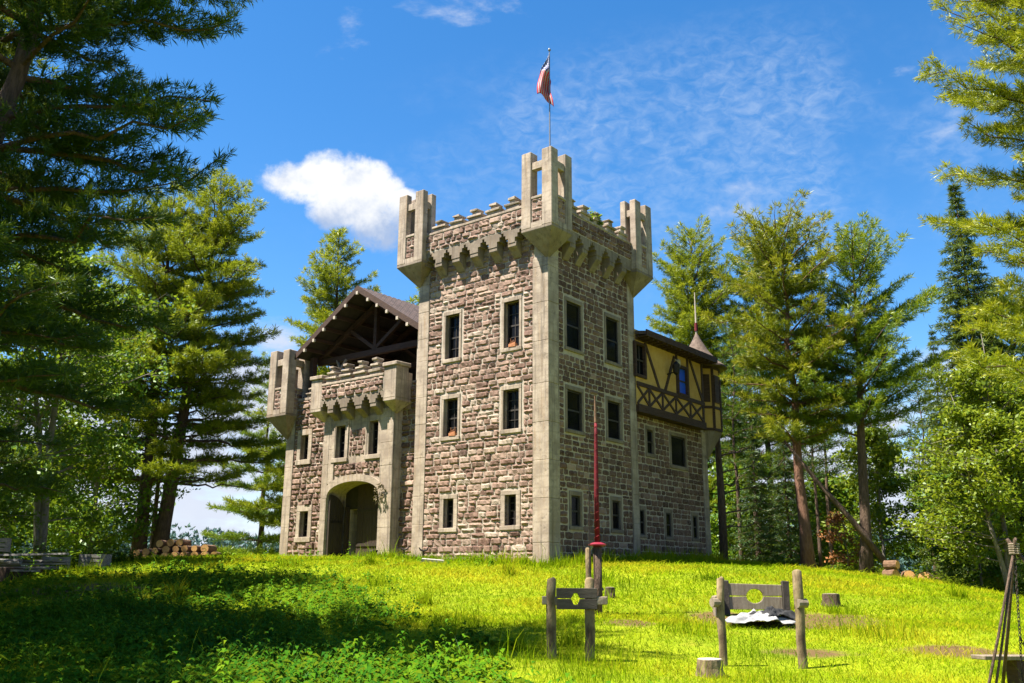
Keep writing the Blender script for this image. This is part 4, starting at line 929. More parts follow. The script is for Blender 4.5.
def blades(n, x0, x1, y0, y1, hmean, wmean, seed, bend=.5, shade=None, dens=None, tone=.5, around=None):
    rng = np.random.default_rng(seed)
    y = y0 + (y1 - y0) * rng.random(n); lim = y * .60 + 1.5; x = rng.uniform(-1, 1, n) * lim
    if around: n = 160; x = rng.normal(around[0], around[2], n); y = rng.normal(around[1], around[2], n)
    keep = (x > x0) & (x < x1) & ~inside_castle(x, y)
    if dens is not None: keep &= rng.random(n) < dens(x, y)
    x, y = x[keep], y[keep]; n = len(x); z = gz(x, y)
    pat = .5 + .25 * np.sin(x * .55 - 1.1 * np.sin(y * .43 + 2)) * np.sin(y * .61 + .9 * np.sin(x * .37)) + .3 * np.sin(x * 1.3 + 2 * np.sin(y * .9)) * np.sin(y * 1.1 + 1.5 * np.sin(x * .7))
    h = hmean * rng.lognormal(0, .35, n) * (.65 + .7 * pat); w = wmean * rng.uniform(.7, 1.3, n) * (y / 18); an = rng.uniform(0, 6.283, n)
    dx, dy = np.cos(an), np.sin(an); bx, by = rng.normal(0, bend, n) * h, rng.normal(0, bend, n) * h
    b = np.stack([x, y, z - .02], -1); sd_ = np.stack([dx * w, dy * w, np.zeros(n)], -1)
    mid = b + np.stack([bx * .35, by * .35, h * .6], -1); tip = b + np.stack([bx, by, h], -1)
    V = np.stack([b - sd_, b + sd_, mid + sd_ * .7, mid - sd_ * .7, tip], 1).reshape(-1, 3); I = np.arange(n)[:, None] * 5
    F4 = np.concatenate([I + np.array([0, 1, 2, 3])], 1); F3 = np.concatenate([I + np.array([3, 2, 4, 4])], 1)
    F3 = (I + np.array([[3, 2, 4]]))
    t_ = np.clip(tone + 1.05 * (pat - .5) + rng.normal(0, .2, n), 0, 1)
    # two triangles + tip triangle
    Ft = np.concatenate([I + np.array([[0, 1, 2]]), I + np.array([[0, 2, 3]]), F3], 1).reshape(-1, 3)
    return V, Ft, np.repeat(t_, 3)
def dirt(x, y):
    k = np.ones_like(x)
    for cx, cy, rx, ry in DIRT: k = np.minimum(k, .22 + sst(np.hypot((x - cx) / rx, (y - cy) / ry), .5, 1.05))
    return k
parts = [blades(150000, -14, 16, 9.5, 22, .065, .0075, 1, bend=.9, dens=dirt, tone=.55), blades(150000, -22, 26, 20, 34, .075, .0085, 2, bend=.9, dens=dirt, tone=.55), blades(90000, -30, 34, 33, 50, .10, .009, 3, bend=.9, tone=.5),
         blades(9000, 1, 4.6, 22, 31, .42, .007, 4, bend=.3, dens=lambda x, y: np.exp(-((x - 2.6) ** 2 / 1.2 + (y - 25.2) ** 2 / 5)), tone=.5),
         blades(14000, -14, 10, 26, 34, .34, .0075, 5, bend=.3, dens=lambda x, y: np.exp(-(((y - 31.2 + np.where(x < 1.3, (x - 1.3) * .8, -(x - 1.3) * 1.25)) / .55) ** 2)), tone=.5),
         *[blades(1500, a_ - 1, a_ + 1, b_ - 1, b_ + 1, .26, .0065, 100 + i_, bend=.4, around=(a_, b_, .12 + .12 * (i_ % 3)), tone=.42) for i_, (a_, b_) in enumerate(TUFTS)],
         blades(12000, -3, 4, 12, 20, .30, .0065, 6, bend=.35, dens=lambda x, y: np.exp(-((x - .8) ** 2 / 2.2 + (y - 15.6) ** 2 / 3)), tone=.5),
         blades(6000, 2, 8, 12, 18, .2, .0065, 8, bend=.35, dens=lambda x, y: np.exp(-((x - 5.0) ** 2 / .6 + (y - 15.2) ** 2 / 1)), tone=.5)]
off = 0; Vs, Fs_, Ts = [], [], []
for V, F, T in parts: Vs.append(V); Fs_.append(F + off); Ts.append(T); off += len(V)
tag(npmesh('grass', np.concatenate(Vs), np.concatenate(Fs_), M_GRASS, np.concatenate(Ts)), 'short sunny yellow green grass over the rise', 'grass', kind='stuff')

def weeds(n, cx, seed, dens, hm, leafs, nl, tone):
    rng = np.random.default_rng(seed); y = rng.uniform(9.8, 33, n); x = rng.uniform(-1, 1, n) * (y * .6 + 1)
    keep = (rng.random(n) < dens(x, y)) & ~inside_castle(x, y); x, y = x[keep], y[keep]; z = gz(x, y); n = len(x)
    h = hm * rng.lognormal(0, .35, n); C = np.repeat(np.stack([x, y, z], -1), nl, 0); hh_ = np.repeat(h, nl); f = rng.random(n * nl)
    an = rng.uniform(0, 6.283, n * nl); out_ = np.stack([np.cos(an), np.sin(an), rng.normal(.1, .25, n * nl)], -1)
    base = C + np.stack([np.zeros(n * nl), np.zeros(n * nl), hh_ * f], -1) + np.repeat(rng.normal(0, .05, (n, 3)), nl, 0)
    L_ = leafs * rng.uniform(.6, 1.3, n * nl) * (1.15 - .5 * f); d = unit(out_); w = unit(np.cross(d, np.array([0, 0, 1.]))) * (L_ * .26)[:, None]
    mid = base + d * (L_ * .5)[:, None] + np.array([0, 0, .02]); tip = base + d * L_[:, None] - np.stack([np.zeros(n * nl), np.zeros(n * nl), L_ * .25], -1)
    V = np.stack([base, mid + w, tip, mid - w], 1).reshape(-1, 3); F = np.arange(len(V)).reshape(-1, 4)
    T = np.clip(np.repeat(np.clip(tone + .25 * np.sin(x * 1.1 + y * .6) + rng.normal(0, .15, n), 0, 1), nl) + rng.normal(0, .12, n * nl), 0, 1)
    return V, F, T
def wd(x, y):                                     # weedy bank in the lower left, thinning to the mown slope
    e = x - (-.6 - (y - 15.5) * .34); k = 1 - sst(e + .7 * np.sin(y * 1.7) + .5 * np.sin(x * 2.3), -1.5, .7)
    return k * (1 - sst(y - .25 * np.abs(x + 6), 25.5, 29.5)) * (.55 + .45 * np.sin(x * .9 + 1) * np.sin(y * .8)) * np.where(x < -10.5, .25, 1)
parts = [weeds(21000, 0, 1, wd, .22, .16, 9, .45), weeds(9000, 0, 2, lambda x, y: wd(x, y) * (np.sin(x * 2.1) * np.sin(y * 1.9 + x) > .1), .42, .13, 16, .5),
         weeds(7000, 0, 4, wd, .12, .30, 7, .35),
         weeds(2600, 0, 3, lambda x, y: np.exp(-((y - 31.6) ** 2) / 2.5) * (x < 0) * .8, .30, .12, 12, .75)]
off = 0; Vs, Fs_, Ts = [], [], []
for V, F, T in parts: Vs.append(V); Fs_.append(F + off); Ts.append(T); off += len(V)
tag(npmesh('weeds', np.concatenate(Vs), np.concatenate(Fs_), M_WEED, np.concatenate(Ts)), 'shaded leafy weeds covering the lower left bank', 'weeds', kind='stuff')
tg = [blades(60000, -16, 3, 9.6, 32, .24, .0075, 31, bend=.45, dens=wd, tone=.5)]
tag(npmesh('tall_grass', tg[0][0], tg[0][1], M_WEED, tg[0][2]), 'taller darker grass growing among the weeds of the lower left bank', 'tall grass', kind='stuff')
def clump(name, label, cat, loc, n, r, h, seed, mat, tone=.6, leafs=.12, group=None):
    rng = np.random.default_rng(seed); nl = 14; a = rng.uniform(0, 6.3, n); rr = r * np.sqrt(rng.random(n)); px, py = rr * np.cos(a), rr * np.sin(a) * .8
    hh_ = h * (1 - .6 * (rr / r) ** 2) * rng.uniform(.5, 1.1, n); C = np.repeat(np.stack([px, py, np.zeros(n)], -1), nl, 0); f = rng.random(n * nl)
    base = C + np.stack([rng.normal(0, .02, n * nl), rng.normal(0, .02, n * nl), np.repeat(hh_, nl) * f], -1); an = rng.uniform(0, 6.3, n * nl); d = unit(np.stack([np.cos(an), np.sin(an), rng.normal(.35, .3, n * nl)], -1))
    L_ = leafs * rng.uniform(.6, 1.3, n * nl); w = unit(np.cross(d, np.array([0, 0, 1.]))) * (L_ * .25)[:, None]; mid = base + d * (L_ * .5)[:, None]; tip = base + d * L_[:, None] - np.stack([0 * L_, 0 * L_, L_ * .2], -1)
    V = np.stack([base, mid + w, tip, mid - w], 1).reshape(-1, 3); o = npmesh(name, V, np.arange(len(V)).reshape(-1, 4), mat, np.clip(tone + rng.normal(0, .2, n * nl), 0, 1)); o.location = loc
    return tag(o, label, cat, group)
# low shrubs along the wood edge on the right and bright clumps by the camera
rs = random.Random(9)
for i, (x, y, r, h) in enumerate(((15.9, 35.2, .9, .5), (17.2, 34.2, 1.0, .55), (18.6, 33.4, 1.1, .5), (14.3, 36.8, .8, .45), (12.9, 37.6, .7, .4), (10.8, 38.6, .9, .5))):
    clump('shrub', ('pale green shrub just right of the split logs', 'pale green shrub below the light leafy tree', 'pale green shrub at the right edge behind the tripod', 'low shrub between the tall pine and the split logs', 'low shrub between the two tall right hand trunks', 'low shrub left of the red bark trunk')[i], 'shrub', G(x, y, -.02), 90, r, h, 60 + i, M_LEAFY if i < 4 else M_LEAF, .45, .13, 'shrubs along the wood edge')
for i, (x, y, r, h) in enumerate(((-18.2, 31.0, 1.6, 1.5), (-15.6, 31.5, 1.3, 1.1), (-13.9, 32.6, 1.2, .8))):
    clump('shrub', ('dark leafy shrub behind the left end of the lumber heap', 'dark leafy shrub behind the middle of the lumber heap', 'dark leafy shrub behind the crates right of the lumber')[i], 'shrub', G(x, y, -.02), 170, r, h, 80 + i, M_LEAF, .1, .12, 'shrubs behind the lumber')
clump('fern_clump', 'sunlit yellow green weed clump at the bottom left edge of the bank', 'weed clump', G(-5.0, 11.5, -.03), 60, .55, .35, 70, M_LEAFY, .7, .09)
clump('fern_clump', 'sunlit weed tuft low in the middle before the stocks', 'weed clump', G(-3.8, 12.2, -.03), 40, .5, .3, 71, M_LEAFY, .6, .09)
clump('wall_plant', 'green plants growing on the battlements right of the near turret', 'plant', W3(-.1, 2.55, 12.95), 30, .5, .8, 72, M_LEAF, .8, .16)

# ------------------------------------------------------------------ things on the castle
fp = thing('flagpole', 'thin steel flagpole on the corner turret of the tower', 'flagpole', W3(-.45, -.45, 14.9), 0)
k = MB(); k.tube([(0, 0, 0), (0, 0, 4.15)], [.03, .02], 8); k.build('pole', M_STEEL, fp); k = MB(); k.lathe([(.0, 0), (.05, .03), (.06, .07), (.03, .12), (.0, .13)], (0, 0, 4.14), 10); k.build('finial', M_STEEL, fp); k = MB(); k.lathe([(.09, 0), (.09, .05), (.05, .06)], (0, 0, .02), 10); k.build('base', M_STEEL, fp)
NU, NV = 40, 30; V = []; UVs = []
for j in range(NV + 1):
    for i in range(NU + 1):
        u, v = i / NU, j / NV                     # u along the fly, v down the hoist
        q_ = min(1, u / .42); bl = q_ * q_ * (3 - 2 * q_)
        x = bl * (-.36 + .50 * v + .07 * math.sin(5.5 * u + 2 * v) - .04 * u) - .02; y = -.03 + bl * (.13 * math.sin(8 * v + 3 * u) + .05 * math.sin(13 * u))
        V.append((x, y, -(v * .95 * (1 - .35 * bl)) - 1.72 * u + .12 * bl * math.sin(3.1 * v))); UVs.append((u, v, 0))
F = [(j * (NU + 1) + i, j * (NU + 1) + i + 1, (j + 1) * (NU + 1) + i + 1, (j + 1) * (NU + 1) + i) for j in range(NV) for i in range(NU)]
fl = npmesh('flag', V, F, M_FLAG); at = fl.data.attributes.new('flaguv', 'FLOAT_VECTOR', 'POINT'); at.data.foreach_set('vector', np.array(UVs, np.float32).ravel()); fl.data.shade_smooth()
sm = fl.modifiers.new('thick', 'SOLIDIFY'); sm.thickness = .004
fl.location = W3(-.45, -.45, 14.9) + Vector((0, 0, 4.05)); tag(fl, 'limp red and white striped flag with blue starred corner', 'flag')
fn = thing('turret_spike', 'red and white banner pole on the cone roof of the wing turret', 'finial', W3(TC[0], TC[1], 10.88))
k = MB(); k.tube([(0, 0, 0), (0, 0, 2.1)], [.05, .02], 8); k.build('pole', M_PALEW, fn); k = MB(); k.tube([(0, 0, .15), (0, 0, .55)], [.085, .075], 10); k.build('red_band', M_RED, fn)
k = MB(); k.box(-.16, .16, -.07, .07, 0, .12, jit=.01, rng=rnd); k.box(-.13, .13, -.05, .05, .12, .16, jit=.01, rng=rnd)
for i in range(5): k.tube([(-.12 + i * .06, 0, .15), (-.12 + i * .06 + rnd.uniform(-.03, .03), 0, .15 + rnd.uniform(.08, .2))], [.006, .012], 4)
o = k.build('flower_box', M_TERRA); o.location = W3(4.5, -.02, 4.72); o.rotation_euler = (0, 0, -TH); tag(o, 'small terracotta box on the middle left window sill of the tower', 'planter', 'planters on the tower sills')
o2 = o.copy(); COL.objects.link(o2); o2.location = W3(1.6, -.02, 7.77); o2['label'] = 'small terracotta box on the top right window sill of the sunlit front'
an = thing('antler_mount', 'bleached skull with antlers fixed above the blue window of the wing', 'trophy', W3(-.2, 9.25, 8.62), -TH)
k = MB(); k.lathe([(.05, -.3), (.09, -.2), (.13, 0), (.12, .12), (.03, .18)], (0, 0, 0), 10); k.build('skull', M_BONE, an, smooth=True)
for s in (-1, 1):
    k = MB(); pts = [(-.05, s * .08, .12), (-.18, s * .3, .3), (-.22, s * .55, .42), (-.15, s * .7, .65)]; k.tube(pts, [.035, .03, .025, .01], 6)
    for p in pts[1:3]: k.tube([p, (p[0] - .12, p[1] + s * .04, p[2] + .28)], [.022, .006], 5)
    k.build('antler', M_BONE, an)
sc = thing('wall_sconce', 'black iron bracket lamp on the timbered wall left of the blue window', 'lamp', W3(-.1, 8.45, 8.0), -TH)
k = MB(); k.tube([(0, 0, 0), (.35, 0, .05), (.42, 0, .25)], [.035, .03, .02], 6); k.build('bracket', M_IRON, sc); k = MB(); k.lathe([(.03, -.3), (.14, -.2), (.17, .15), (.05, .3)], (.45, 0, .2), 8); k.build('lantern', M_IRON, sc)
wr_ = MB()
for i in range(60):
    a = rnd.uniform(0, 6.28); rr = .22 + rnd.uniform(-.09, .09); p = Vector((rr * math.cos(a), rnd.uniform(-.16, -.04), rr * math.sin(a) * 1.25)); wr_.tube([p, p + Vector((rnd.uniform(-.12, .12), rnd.uniform(-.1, .02), rnd.uniform(-.14, .08)))], [.03, .008], 4)
o = wr_.build('hanging_wreath', solid('dry_twigs', (.16, .12, .07), (.26, .2, .11), 9, .9, .3)); o.location = W3(8.2, -.08, 2.75); o.rotation_euler = (0, 0, -TH); tag(o, 'dry twig wreath hanging beside the gate arch', 'wreath')

# ------------------------------------------------------------------ yard things
def log_post(name, r, h, seed, mat=M_WOODW, top=.9):
    k = MB(); rr = random.Random(seed); n = 6
    k.tube([(rr.uniform(-.012, .012) * (i > 0), rr.uniform(-.012, .012) * (i > 0), -.25 + (h + .25) * i / (n - 1)) for i in range(n)] + [(0, 0, h + r * .25)], [r * 1.06] + [r * rr.uniform(.93, 1.04) for i in range(n - 2)] + [r * top, r * .6], 12, rng=rr, jit=.07); return k
M_LICHEN = solid('lichened_post', (.09, .058, .032), (.34, .26, .14), 6, .95, .7, 22, stretch=(1, 1, .5))
st = thing('stocks', 'low wooden stocks with a dark holed board between two stout posts', 'stocks', G(1.02, 16.0), R(2))
for x, sd_ in ((-.34, 1), (.30, 2)): o = log_post('post', .083, 1.28, sd_).build('post', M_LICHEN, st, smooth=True); o.location = (x, 0, 0)
k = MB(); hp = []
for s0, s1, zf in ((-.62, .62, 0),):
    z0_, z1_ = .80, 1.14; xc = .06
    hole = [(xc + .085 * math.cos(a), .97 + .14 * math.sin(a)) for a in np.linspace(0, 2 * math.pi, 17)[:-1]]
    # board built round its diamond hole from an upper and a lower plank
    up = [(-.24, .97), (-.24, z1_), (.42, z1_), (.42, .97)]; 
    k.prism([(-.26, -.12, z1_), (-.26, -.12, .975)] + [(xc - .075, -.12, .975), (xc - .03, -.12, 1.06), (xc + .03, -.12, 1.06), (xc + .075, -.12, .975)] + [(.42, -.12, .975), (.42, -.12, z1_)], (0, .07, 0))
    k.prism([(-.26, -.12, .965), (-.26, -.12, z0_), (.42, -.12, z0_), (.42, -.12, .965)] + [(xc + .075, -.12, .965), (xc + .03, -.12, .87), (xc - .03, -.12, .87), (xc - .075, -.12, .965)], (0, .07, 0))
k.build('board', solid('dark_oak', (.05, .04, .032), (.09, .075, .06), 4, .8, .5, 20, stretch=(.8, 5, 5)), st, bevel=.006)
for x in (-.36, .47): k = MB(); k.box(x - .13, x + .13, -.06 if x < 0 else -.11, .06, .87, 1.0, jit=.01, rng=rnd); k.build('rail_end', M_WOODW, st, bevel=.012)
k = MB()
for x in (-.2, -.05, .3, .37):
    for z_ in (.86, 1.08): k.lathe([(.014, 0), (.014, .006)], (0, 0, 0), 6); 
st2 = thing('hitching_frame', 'pair of tall lichened log posts with stub rails before the tarp', 'post frame', G(4.05, 15.55), R(-6))
for x, r_, h_, sd_ in ((-.62, .066, 1.38, 3), (.62, .078, 1.5, 4)): o = log_post('post', r_, h_, sd_).build('post', M_LICHEN, st2, smooth=True); o.location = (x, 0, 0)
for x in (-.69, .66): k = MB(); k.tube([(x - .08, -.06, 1.0), (x + .08, .02, 1.0)], [.075, .075], 10); k.build('stub_rail', M_WOODW, st2)
pb = thing('pillory', 'grey plank pillory with a round neck hole and dark end posts behind the tarp', 'pillory', G(5.62, 22.0), R(-4))
for x in (-.66, .70): k = MB(); k.box(x - .075, x + .075, -.08, .08, -.2, .78, jit=.012, rng=rnd); k.build('end_post', solid('dark_post', (.05, .042, .036), (.09, .075, .06), 6, .9, .5), pb, bevel=.012)
k = MB(); ha = [(.19 * math.cos(a), .44 + .16 * math.sin(a)) for a in np.linspace(math.pi, 0, 12)]
k.prism([(-.6, -.05, .72), (-.6, -.05, .45)] + [(x, -.05, z_) for x, z_ in ha] + [(.62, -.05, .45), (.62, -.05, .69)], (0, .08, 0)); k.build('upper_board', M_WOODW, pb, bevel=.008)
hb = [(.19 * math.cos(a), .43 - .15 * math.sin(a)) for a in np.linspace(0, math.pi, 12)]
k = MB(); k.prism([(-.6, -.05, .42), (-.6, -.05, .14), (.62, -.05, .14), (.62, -.05, .42)] + [(x, -.05, z_) for x, z_ in hb], (0, .08, 0)); k.build('lower_board', M_WOODW, pb, bevel=.008)
k = MB(); k.box(-.95, -.73, -.3, .2, -.1, .45, jit=.03, rng=rnd); k.build('end_block', M_WOODW, pb, bevel=.02)
def cloth(name, label, loc, a, b, h, mat, seed, rz=0):
    rr = np.random.default_rng(seed); n = 44; V = []; FOLDS = [(math.cos(q), math.sin(q), f_, rr.random(), am_) for q, f_, am_ in zip(rr.uniform(0, 3.14, 6), (1.1, 1.9, 2.9, 3.8, 5.1, 6.5), (.34, .26, .2, .14, .1, .07))]
    for j in range(n + 1):
        for i in range(n + 1):
            u, v = i / n * 2 - 1, j / n * 2 - 1; rim = 1 + .16 * math.sin(5 * math.atan2(v, u) + seed) + .08 * math.sin(9 * math.atan2(v, u)); e = max(0, 1 - (u * u + v * v) * .6)
            fo = sum(am * (1 - 2 * abs(((u * c1 + v * c2) * fq + ph) % 1 - .5)) for c1, c2, fq, ph, am in FOLDS)
            V.append((u * a * rim, v * b * rim, .02 + h * e * (.15 + fo) + .03 * fo))
    o = npmesh(name, V, [(j * (n + 1) + i, j * (n + 1) + i + 1, (j + 1) * (n + 1) + i + 1, (j + 1) * (n + 1) + i) for j in range(n) for i in range(n)], mat); o.data.shade_smooth(); o.location = loc; o.rotation_euler = (0, 0, rz)
    s = o.modifiers.new('thick', 'SOLIDIFY'); s.thickness = .01; return tag(o, label, 'tarp')
cloth('tarp', 'crumpled white tarp lying on the bare earth before the pillory', G(5.35, 20.7, .03), .66, .6, .24, M_WHITEC, 3)
cloth('tarp', 'crumpled black sheet lying on top of the white tarp', G(5.66, 20.62, .14), .42, .34, .24, M_BLACKC, 5)

qs = thing('lance_stand', 'weathered upright posts holding the red jousting lance', 'stand', G(1.92, 21.8), 0)
for x, y_, r_, h_, sd_ in ((-.13, -.02, .07, 1.45, 6), (.10, .08, .085, 1.5, 7)): o = log_post('post', r_, h_, sd_).build('post', M_LICHEN, qs, smooth=True); o.location = (x, y_, 0)
k = MB(); k.tube([(-.16, -.12, .55), (.2, .0, .55)], [.035, .035], 8); k.build('cross_peg', M_WOODW, qs); k = MB(); k.tube([(-.11, -.11, .9), (-.10, -.10, 2.9)], [.014, .012], 6); k.build('iron_rod', M_IRON, qs)
ln = thing('lance', 'upright red jousting lance with round red hand guard', 'lance', (2.0, 21.78, float(gz(1.94, 21.8)) - .1), 0)
k = MB(); k.tube([(0, 0, 0), (0, 0, .6), (0, 0, 1.6)], [.075, .10, .10], 12); k.build('grip', M_BARK, ln, smooth=True)
k = MB(); k.tube([(0, 0, 1.66), (.0, 0, 3.0), (.01, 0, 4.2), (.01, 0, 4.5)], [.062, .054, .04, .034], 14); 
for i in range(70):                               # wound cloth strip
    pass
sh_ = k.build('shaft', M_RED, ln, smooth=True)
k = MB(); pts = []; rr_ = []
for i in range(240):
    f = i / 239; a = f * 2 * math.pi * 15; r_ = .062 - .026 * f; pts.append((r_ * math.cos(a) + .01 * f, r_ * math.sin(a), 1.7 + 2.75 * f))
k.tube(pts, .008, 5); k.build('spiral_wrap', solid('dark_red_wrap', (.22, .01, .015), (.3, .015, .02), 9, .8, .2), sh_)
k = MB(); k.tube([(.01, 0, 4.5), (0, 0, 5.15)], [.04, .016], 10); k.build('tip', M_BARKL, ln)
k = MB(); k.lathe([(.05, 1.60), (.2, 1.62), (.21, 1.65), (.17, 1.67), (.1, 1.70)], (0, 0, 0), 24); k.build('hand_guard', solid('pink_disc', (.24, .015, .035), (.3, .02, .045), 5, .5, .1), ln)

def stump(name, label, loc, r, h, seed, bark, cut):
    th = thing(name, label, 'stump', loc); rr = random.Random(seed); k = MB(); k.tube([(0, 0, -.15), (0, 0, .03), (0, 0, h * .5), (0, 0, h)], [r * 1.25, r * 1.1, r, r * .97], 14, rng=rr, jit=.06); k.build('bark', bark, th, smooth=False)
    k = MB(); k.lathe([(r * .9, 0), (r * .9, .012), (r * .5, .02), (.01, .018)], (0, 0, h), 14); k.build('cut_face', cut, th)
stump('tree_stump', 'pale bleached stump in the sunny grass nearest the camera', G(2.98, 14.5), .20, .24, 1, M_LICHEN, M_PALEW)
stump('tree_stump', 'dark stump on the slope right of the pillory', G(8.05, 24.0), .22, .28, 2, M_BARK, M_WOODW)
stump('tree_stump', 'small dark stump in long grass by the lance stand', G(2.55, 24.5), .13, .25, 3, M_BARK, M_WOODW)
def bollard(label, u, v, seed):
    p = W3(u, v, 0); th = thing('iron_stand', label, 'iron stand', G(p.x, p.y)); k = MB(); k.tube([(0, 0, -.1), (0, 0, .34)], [.05, .035], 8); k.build('stem', M_IRON, th)
    k = MB(); k.tube([(-.17, 0, .46), (-.12, 0, .38), (0, 0, .34), (.12, 0, .38), (.17, 0, .48)], [.02, .035, .045, .035, .02], 8); k.build('fork', M_IRON, th)
bollard('forked iron stand at the left corner of the tower foot', 6.35, -.55, 1); bollard('forked iron stand in front of the tower left ground window', 5.2, -.7, 2)
p = W3(7.9, -.7, 0); o = MB(); o.lathe([(.12, 0), (.2, .1), (.17, .24), (.2, .32), (.16, .33), (.13, .24)], (0, 0, 0), 14); o = o.build('iron_pot', M_IRON, smooth=True); o.location = G(p.x, p.y); tag(o, 'squat black pot on the grass beside the gate arch', 'pot')
k = MB(); k.box(-.38, .38, -.25, .25, -.05, .12, jit=.06, rng=rnd); o = k.build('flat_stone', M_ROCK, bevel=.03); p = W3(3.6, -1.9, 0); o.location = G(p.x, p.y); tag(o, 'pale flat stone lying in the grass before the tower', 'stone')

# log piles
def log(label, group, loc, r, L_, az, seed, cut=M_CUT, roll=0):
    th = thing('log', label, 'log', loc, az, group); rr = random.Random(seed); k = MB(); k.tube([(0, 0, 0), (0, L_ / 2, 0), (0, L_, 0)], [r, r * .98, r * .97], 11, rng=rr, jit=.06, cap=False); k.build('bark', M_BARKL, th)
    k = MB(); k.tube([(0, -.006, 0), (0, .01, 0)], [r * .93, r * .93], 11, tint=rr.random()); k.build('cut_end', cut, th)
rl = random.Random(21); PG = 'cut logs piled under the twin trunked pine'
pts = []
for i in range(11): pts.append((-17.1 + i * .42, 41.0, .17, .19 + rl.uniform(-.03, .02)))
for i in range(8): pts.append((-16.3 + i * .42, 41.1, .47, .17 + rl.uniform(-.03, .02)))
for i in range(3): pts.append((-15.3 + i * .42, 41.15, .75, .16 + rl.uniform(-.03, .02)))
for i, (x, y, z_, r_) in enumerate(pts): log('sawn log with pale orange end in the log pile below the twin trunked pine', PG, G(x, y + rl.uniform(-.1, .1), z_), r_, 1.1, R(rl.uniform(-9, 9)), i)
RGp = 'split logs at the wood edge'
for i, (x, z_, r_, az, lab) in enumerate(((14.45, .18, .20, 25, 'split log at the left foot of the small right hand pile'), (14.95, .2, .22, -10, 'split log in the middle of the small right hand pile'), (14.55, .55, .17, 40, 'split log topmost on the small right hand pile'), (15.5, .2, .24, -35, 'biggest split log of the small right hand pile'), (16.1, .15, .16, 60, 'split log at the right end of the small pile'), (18.6, .15, .17, 15, 'single split log lying apart near the right edge'))):
    log(lab, RGp, G(x, 35.6 if x < 17 else 33.0, z_), r_, .5, R(az), 40 + i)
# lumber heap at the left edge
LGp = 'grey boards stacked at the left edge'
for i in range(11):
    x = -15.6 + rl.uniform(-.7, .7); lay = i // 3; k = MB(); L_ = rl.uniform(2.6, 4.2); k.box(-L_ / 2, L_ / 2, -.12, .12, -.03, .03, jit=.008, rng=rl)
    o = k.build('board', M_LUMBER, bevel=.004); y = 27.6 + (i % 3) * .42; o.location = G(x, y, .34 + lay * .13 + rl.uniform(0, .03)); o.rotation_euler = (R(rl.uniform(-4, 4)), R(rl.uniform(-3, 5)), R(rl.uniform(-14, 18)))
    tag(o, 'grey weathered board in the lumber heap at the left edge', 'board', LGp)
for i, (x, y, rz) in enumerate(((-16.8, 28.1, .2), (-14.5, 28.1, -.1))):
    k = MB(); k.box(-.14, .14, -.9, .9, -.1, .3, jit=.02, rng=rl); o = k.build('timber_block', M_WOODD, bevel=.01); o.location = G(x, y); o.rotation_euler = (0, 0, rz); tag(o, ('dark bearer beam under the left end of the lumber heap', 'dark bearer beam under the right end of the lumber heap')[i], 'beam')
for i, (x, y, z_, rz, lab) in enumerate(((-15.4, 28.1, .84, .3, 'slatted grey crate standing on the lumber heap'), (-13.6, 31.0, .0, -.2, 'slatted grey crate on the ground at the right end of the lumber'), (-14.5, 30.2, .0, .5, 'low slatted crate behind the lumber heap'))):
    th = thing('crate', lab, 'crate', G(x, y, z_), rz, 'slatted crates by the lumber')
    for s in (-1, 1):
        for zz in (.06, .2, .34): k = MB(); k.box(-.4, .4, s * .28 - .012, s * .28 + .012, zz - .05, zz + .05); k.build('slat', M_LUMBER, th)
        k = MB(); k.box(s * .38 - .03, s * .38 + .03, -.265, .265, 0, .4); k.build('end_panel', M_LUMBER, th)
    k = MB(); k.box(-.34, .34, -.26, .26, 0.01, .04); k.build('bottom', M_LUMBER, th)

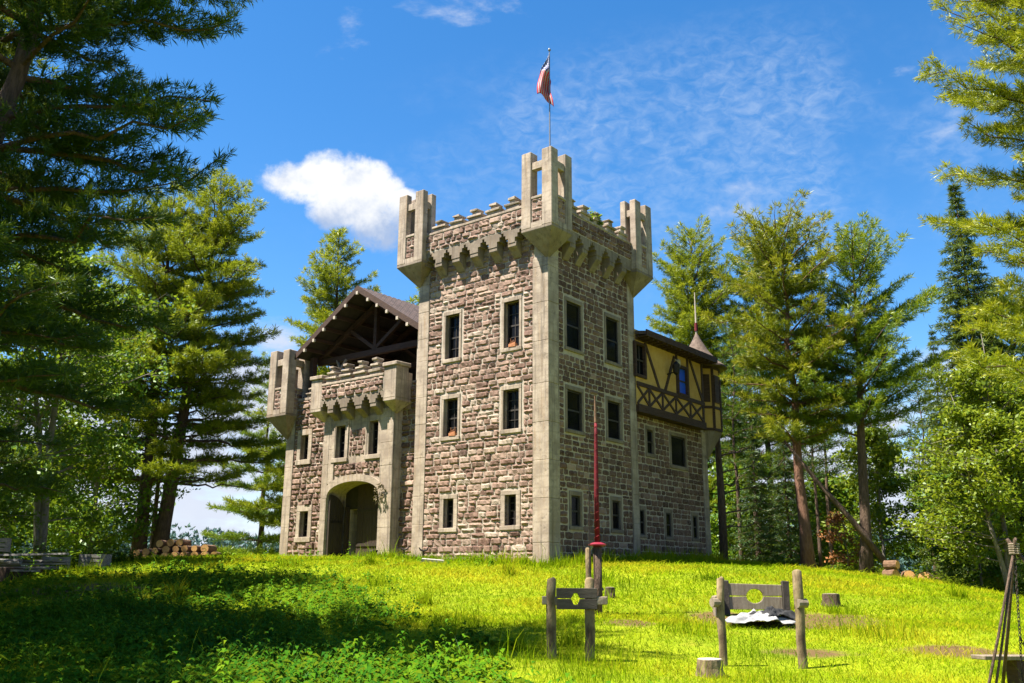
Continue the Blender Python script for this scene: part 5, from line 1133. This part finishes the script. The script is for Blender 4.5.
# tripod with kettle, bench
AP = Vector((5.74, 10.75, 1.98)); tr = thing('fire_tripod', 'tall wooden cooking tripod with hanging chains at the right edge', 'tripod', G(5.62, 10.75)); o0 = Vector(tr.location)
for i, (fx, fy, r_) in enumerate(((4.97, 10.45, .017), (5.10, 10.5, .015), (6.9, 10.4, .024), (6.1, 12.2, .022))):
    b = Vector(G(fx, fy, -.08)); k = MB(); d = (AP - b).normalized(); k.tube([b - o0, (b + AP) / 2 - o0 + Vector((.01, 0, 0)), AP + d * .12 - o0], [r_, r_ * .9, r_ * .8], 8); k.build('leg', M_BARK, tr, smooth=True)
k = MB()
for i in range(5): k.tube([AP - o0 + Vector((.05 * math.cos(a), .05 * math.sin(a), -.06 + .025 * i)) for a in np.linspace(0, 6.28, 10)], .012, 5)
k.build('lashing', M_WOODW, tr)
def chain(a, b, n, parent, sag=0):
    k = MB()
    for i in range(n):
        p = a.lerp(b, (i + .5) / n); d = (b - a).normalized(); s = d.cross(Vector((0, 1, 0) if i % 2 else (1, .2, 0))).normalized(); ll = (b - a).length / n * .68; ww = ll * .42
        k.tube([p + d * ll * math.cos(t_) + s * ww * math.sin(t_) for t_ in np.linspace(0, 2 * math.pi, 11)], .0045, 5, cap=False)
    return k.build('chain', M_IRON, parent)
hk = Vector((5.60, 10.6, 1.02)); pr_ = Vector((5.74, 10.7, .36))
chain(AP - o0 + Vector((0, 0, -.05)), hk - o0, 22, tr); chain(hk - o0, pr_ - o0 + Vector((-.13, 0, .1)), 16, tr); chain(hk - o0, pr_ - o0 + Vector((.12, 0, .1)), 16, tr)
kt = thing('kettle', 'black iron kettle hanging from the tripod chains in the bottom right corner', 'kettle', pr_)
k = MB(); k.lathe([(.02, -.2), (.16, -.17), (.22, -.05), (.2, .07), (.18, .1), (.2, .115), (.175, .115), (.165, .07), (.18, -.04), (.02, -.15)], (0, 0, 0), 20); k.build('pot', M_IRON, kt, smooth=True)
bn = thing('bench', 'rough pale plank bench behind the tripod at the right edge', 'bench', G(6.95, 12.9), R(3))
k = MB(); k.box(-.75, .8, -.17, .17, .42, .48, jit=.012, rng=rnd); k.build('seat', M_WOODW, bn, bevel=.008)
for x in (-.25, .55): k = MB(); k.box(x - .06, x + .06, -.14, .14, -.1, .42); k.build('leg', M_WOODD, bn, bevel=.006)
